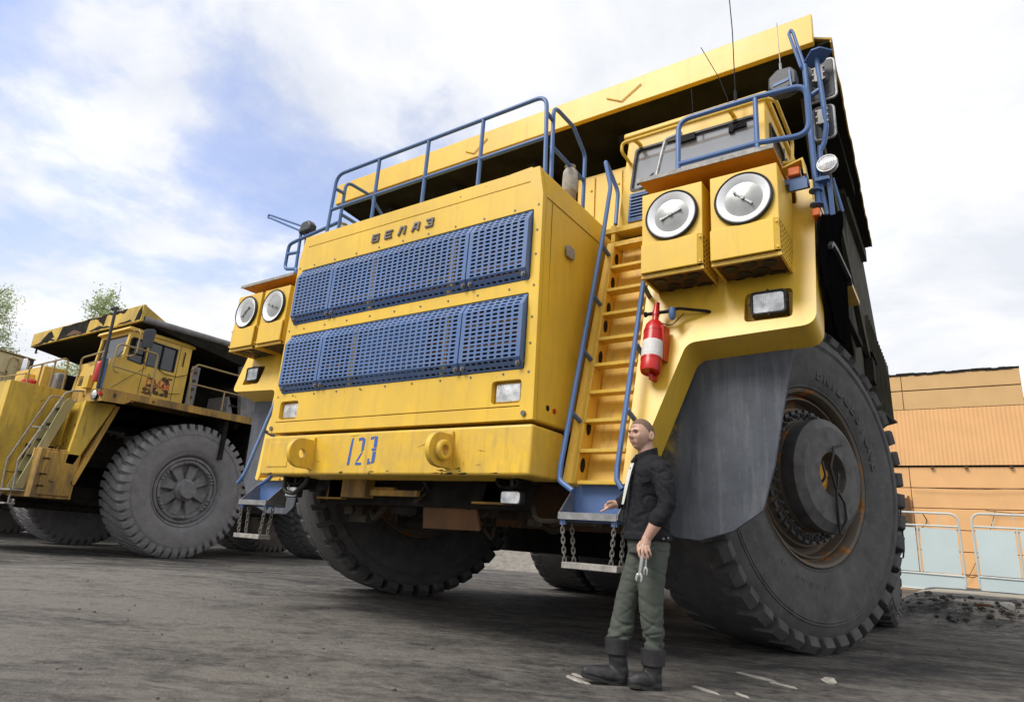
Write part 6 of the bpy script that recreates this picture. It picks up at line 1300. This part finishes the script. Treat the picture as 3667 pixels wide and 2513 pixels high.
ev = [(-.020, .078, 1.425), (-.050, .085, 1.36), (-.072, .085, 1.28), (-.082, .080, 1.18), (-.092, .070, 1.08), (-.095, .060, .98)]
g.tube([PP(*p) for p in ev], .0055, 6); g.build('front_edge', M['jacket'], jo)
g = MB()
le = [(-.040, .086, 1.385), (-.066, .092, 1.30), (-.082, .088, 1.20), (-.096, .074, 1.11)]; re_ = [(-.018, .098, 1.385), (-.036, .110, 1.32), (-.058, .108, 1.22), (-.082, .092, 1.11)]
g.add([PP(p[0]-.012, p[1], p[2]) for p in le]+[PP(p[0]-.012, p[1]+.004, p[2]) for p in re_], [(k, k+1, 5+k, 4+k) for k in range(3)]); g.build('shirt_front', M['shirt'], jo, ang=180)
g = MB(); g.poly([PP(.00, .150, 1.275), PP(.075, .158, 1.285), PP(.078, .158, 1.262), (PP(.04, .156, 1.250)), PP(.00, .150, 1.255)], PW*.006); g.build('pocket_flap', M['jacket'], jo, bevel=.002)
g = MB()
for q in ((.165, .118, .905), (.195, .095, .912), (-.052, .098, 1.35)): c_ = PP(*q); g.lathe([(.007, 0), (.006, .003), (0, .004)], c_, PW, 10, False)
g.build('button', M['step_metal'], jo)
# trousers
tr_ = MB()
loft(tr_, [(.070, 0, .92, .142, .115), (.072, 0, .86, .142, .118), (.074, .005, .80, .135, .112)], 24)
loft(tr_, [(.025, -.035, .84, .085, .085), (-.015, -.035, .70, .078, .078), (-.060, -.03, .55, .076, .072), (-.085, -.03, .43, .072, .066), (-.095, -.025, .34, .078, .068), (-.115, -.02, .275, .086, .07), (-.118, -.02, .255, .075, .062)], 22)
loft(tr_, [(.115, .045, .84, .088, .085), (.098, .05, .70, .088, .080), (.088, .05, .55, .080, .072), (.092, .05, .43, .074, .068), (.105, .05, .34, .075, .068), (.115, .05, .27, .070, .064), (.108, .05, .215, .060, .056)], 22)
def fold2(p):
    z = p.z; q = noise.noise(Vector((p.x*5+z*7, p.y*5, z*9))); q2_ = noise.noise(Vector((p.x*8-z*6, p.y*8, z*15)))
    kk = math.exp(-((z-.33)/.10)**2)+.35
    return -.010*kk*max(0, 1-abs(q)*6)-.006*kk*max(0, 1-abs(q2_)*6)+.004*noise.noise(Vector((p.x*4, p.y*4, z*5)))+.0015*noise.noise(Vector((p.x*30, p.y*30, z*30)))
def fold2_old(p):
    z = p.z; k = .8 if z < .50 else .35
    w_ = 1-abs(noise.noise(Vector((p.x*6+z*4, p.y*6, z*17)))*2.2); return k*(.012*max(0, w_-.3)+noise.noise(Vector((p.x*20, p.y*20, z*40)))*.004)
fuse(tr_, 'trousers', M['jean'], bo, .0065, 2, fold2)
# boots
def boot(cu, cw, toe_u, toe_w, ztop, lean, hd_):
    g = MB(); dz = 0
    loft(g, [(cu+lean, cw, ztop, .070, .062), (cu+lean*.8, cw, ztop-.085, .068, .060), (cu+lean*.7, cw, ztop-.09, .060, .054), (cu+lean*.4, cw, .13, .058, .050), (cu+lean*.1, cw, .09, .060, .048), (cu, cw, .05, .062, .044), (cu, cw, .012, .060, .042)], 20)
    pts = [(cu+.01, cw, .055), (cu+(toe_u-cu)*.35, cw+(toe_w-cw)*.35, .060), (cu+(toe_u-cu)*.65, cw+(toe_w-cw)*.65, .050+hd_*.6), (cu+(toe_u-cu)*.86, cw+(toe_w-cw)*.86, .042+hd_)]
    limb(g, pts, [.045, .050, .043, .036], 16)
    def cr(p): return noise.noise(Vector((p.x*22, p.y*22, p.z*34)))*.004
    b_ = fuse(g, 'boot', M['boot'], bo, .0055, 3, cr)
    s = MB(); d = Vector((toe_u-cu, toe_w-cw)); ln = d.length; d.normalize(); n_ = Vector((-d.y, d.x)); up_, dn = [], []
    prof = [(-.055, .030, 0), (-.03, .038, 0), (.05, .036, 0), (.10, .040, .012), (ln*.62, .046, .010+hd_*.4), (ln*.85, .040, .008+hd_*.9), (ln*.99, .020, .010+hd_*1.2)]
    for sg in (1, -1):
        for x_, w_, z_ in (prof if sg == 1 else prof[::-1]): up_.append(PP(cu+d.x*x_+n_.x*w_*sg, cw+d.y*x_+n_.y*w_*sg, z_+.022)); dn.append(PP(cu+d.x*x_+n_.x*w_*sg, cw+d.y*x_+n_.y*w_*sg, z_))
    k = len(up_); s.add(up_+dn, [tuple(range(k)), tuple(range(k, 2*k))[::-1]]+[(i, (i+1) % k, k+(i+1) % k, k+i) for i in range(k)]); s.build('sole', M['sole'], b_, bevel=.003)
    cf = MB(); loft(cf, [(cu+lean*1.05, cw, ztop+.012, .066, .058), (cu+lean*1.05, cw, ztop+.008, .077, .068), (cu+lean*.9, cw, ztop-.082, .074, .065), (cu+lean*.9, cw, ztop-.084, .060, .055)], 22); cf.build('boot_cuff', M['boot'], b_, ang=50)
boot(-.105, -.005, -.345, .055, .262, -.020, .022)
boot(.098, .045, -.045, .105, .225, .005, .004)
# spanners
def spanner(name, a_, b_, w, label):
    g = MB(); p, q = PP(*a_), PP(*b_); d = (q-p).normalized(); sdv = d.cross(PW).normalized(); g.bar(p, q, w, .006, PW)
    for s in (-1, 1):
        c_ = q+sdv*s*w*.75; g.poly([q-d*.012+sdv*s*w*.4, q+sdv*s*w*1.15, q+d*.022+sdv*s*w*1.25, q+d*.040+sdv*s*w*.85, q+d*.032+sdv*s*w*.5, q+d*.012+sdv*s*w*.45, q+sdv*0*s], PW*.007)
    o = g.build(name, M['spanner'], None, bevel=.0015); tag(o, label, 'spanner', 'spanners held by the man'); return o
spanner('spanner', (.040, .205, .86), (.014, .205, .675), .017, 'longer open ended spanner hanging from the standing man\'s hand')
spanner('spanner', (.058, .195, .85), (.052, .195, .715), .010, 'shorter spanner hanging behind the longer one in the man\'s hand')
# ================================================================ loose pieces become objects of their own
def split_obj(o):
    me = o.data; n = len(me.vertices); par = list(range(n))
    def fd(i):
        while par[i] != i: par[i] = par[par[i]]; i = par[i]
        return i
    for e_ in me.edges: a_, b_ = fd(e_.vertices[0]), fd(e_.vertices[1]); par[a_] = b_
    comp = {}
    for i in range(n): comp.setdefault(fd(i), []).append(i)
    cs = list(comp.values())
    if len(cs) < 2: return
    bb = []
    for c_ in cs:
        P_ = [me.vertices[i].co for i in c_]; bb.append([[min(p[k] for p in P_)-.004 for k in range(3)], [max(p[k] for p in P_)+.004 for k in range(3)]])
    g_ = list(range(len(cs)))
    def f2(i):
        while g_[i] != i: i = g_[i]
        return i
    for i in range(len(cs)):
        for j in range(i):
            if all(bb[i][0][k] <= bb[j][1][k] and bb[j][0][k] <= bb[i][1][k] for k in range(3)): g_[f2(i)] = f2(j)
    cl = {}
    for i, c_ in enumerate(cs): cl.setdefault(f2(i), []).extend(c_)
    if len(cl) < 2 or len(cl) > 48: return
    owner = {}
    for q, vs in enumerate(cl.values()):
        for v in vs: owner[v] = q
    polys = [tuple(p.vertices) for p in me.polygons]; sm = [p.use_smooth for p in me.polygons]; co_ = [v.co.copy() for v in me.vertices]
    for q, vs in enumerate(cl.values()):
        idm = {v: k for k, v in enumerate(vs)}; fs = [tuple(idm[v] for v in p) for p in polys if owner[p[0]] == q]
        m2 = bpy.data.meshes.new(me.name); m2.from_pydata([co_[v] for v in vs], [], fs)
        m2.polygons.foreach_set('use_smooth', [sm[0]]*len(fs)); m2.set_sharp_from_angle(angle=math.radians(35))
        for mt_ in me.materials: m2.materials.append(mt_)
        if q == 0: new0 = m2
        else:
            c_ = o.copy(); c_.data = m2; COL.objects.link(c_)
    o.data = new0
SKIP = {'gravel', 'rubble', 'crown', 'stencilled_number', 'painted_number', 'vent_mesh', 'louvre', 'radiator_rods', 'inner_mesh', 'tyre', 'wheel_nuts', 'radiator_slats', 'radiator_core', 'flaked_paint', 'chassis', 'body', 'chain', 'deck_equipment', 'scuff_mark', 'paint_chip'}
for o in [k for k in bpy.data.objects if k.type == 'MESH']:
    if o.name.split('.')[0] in SKIP or [c for c in bpy.data.objects if c.parent == o]: continue
    split_obj(o)
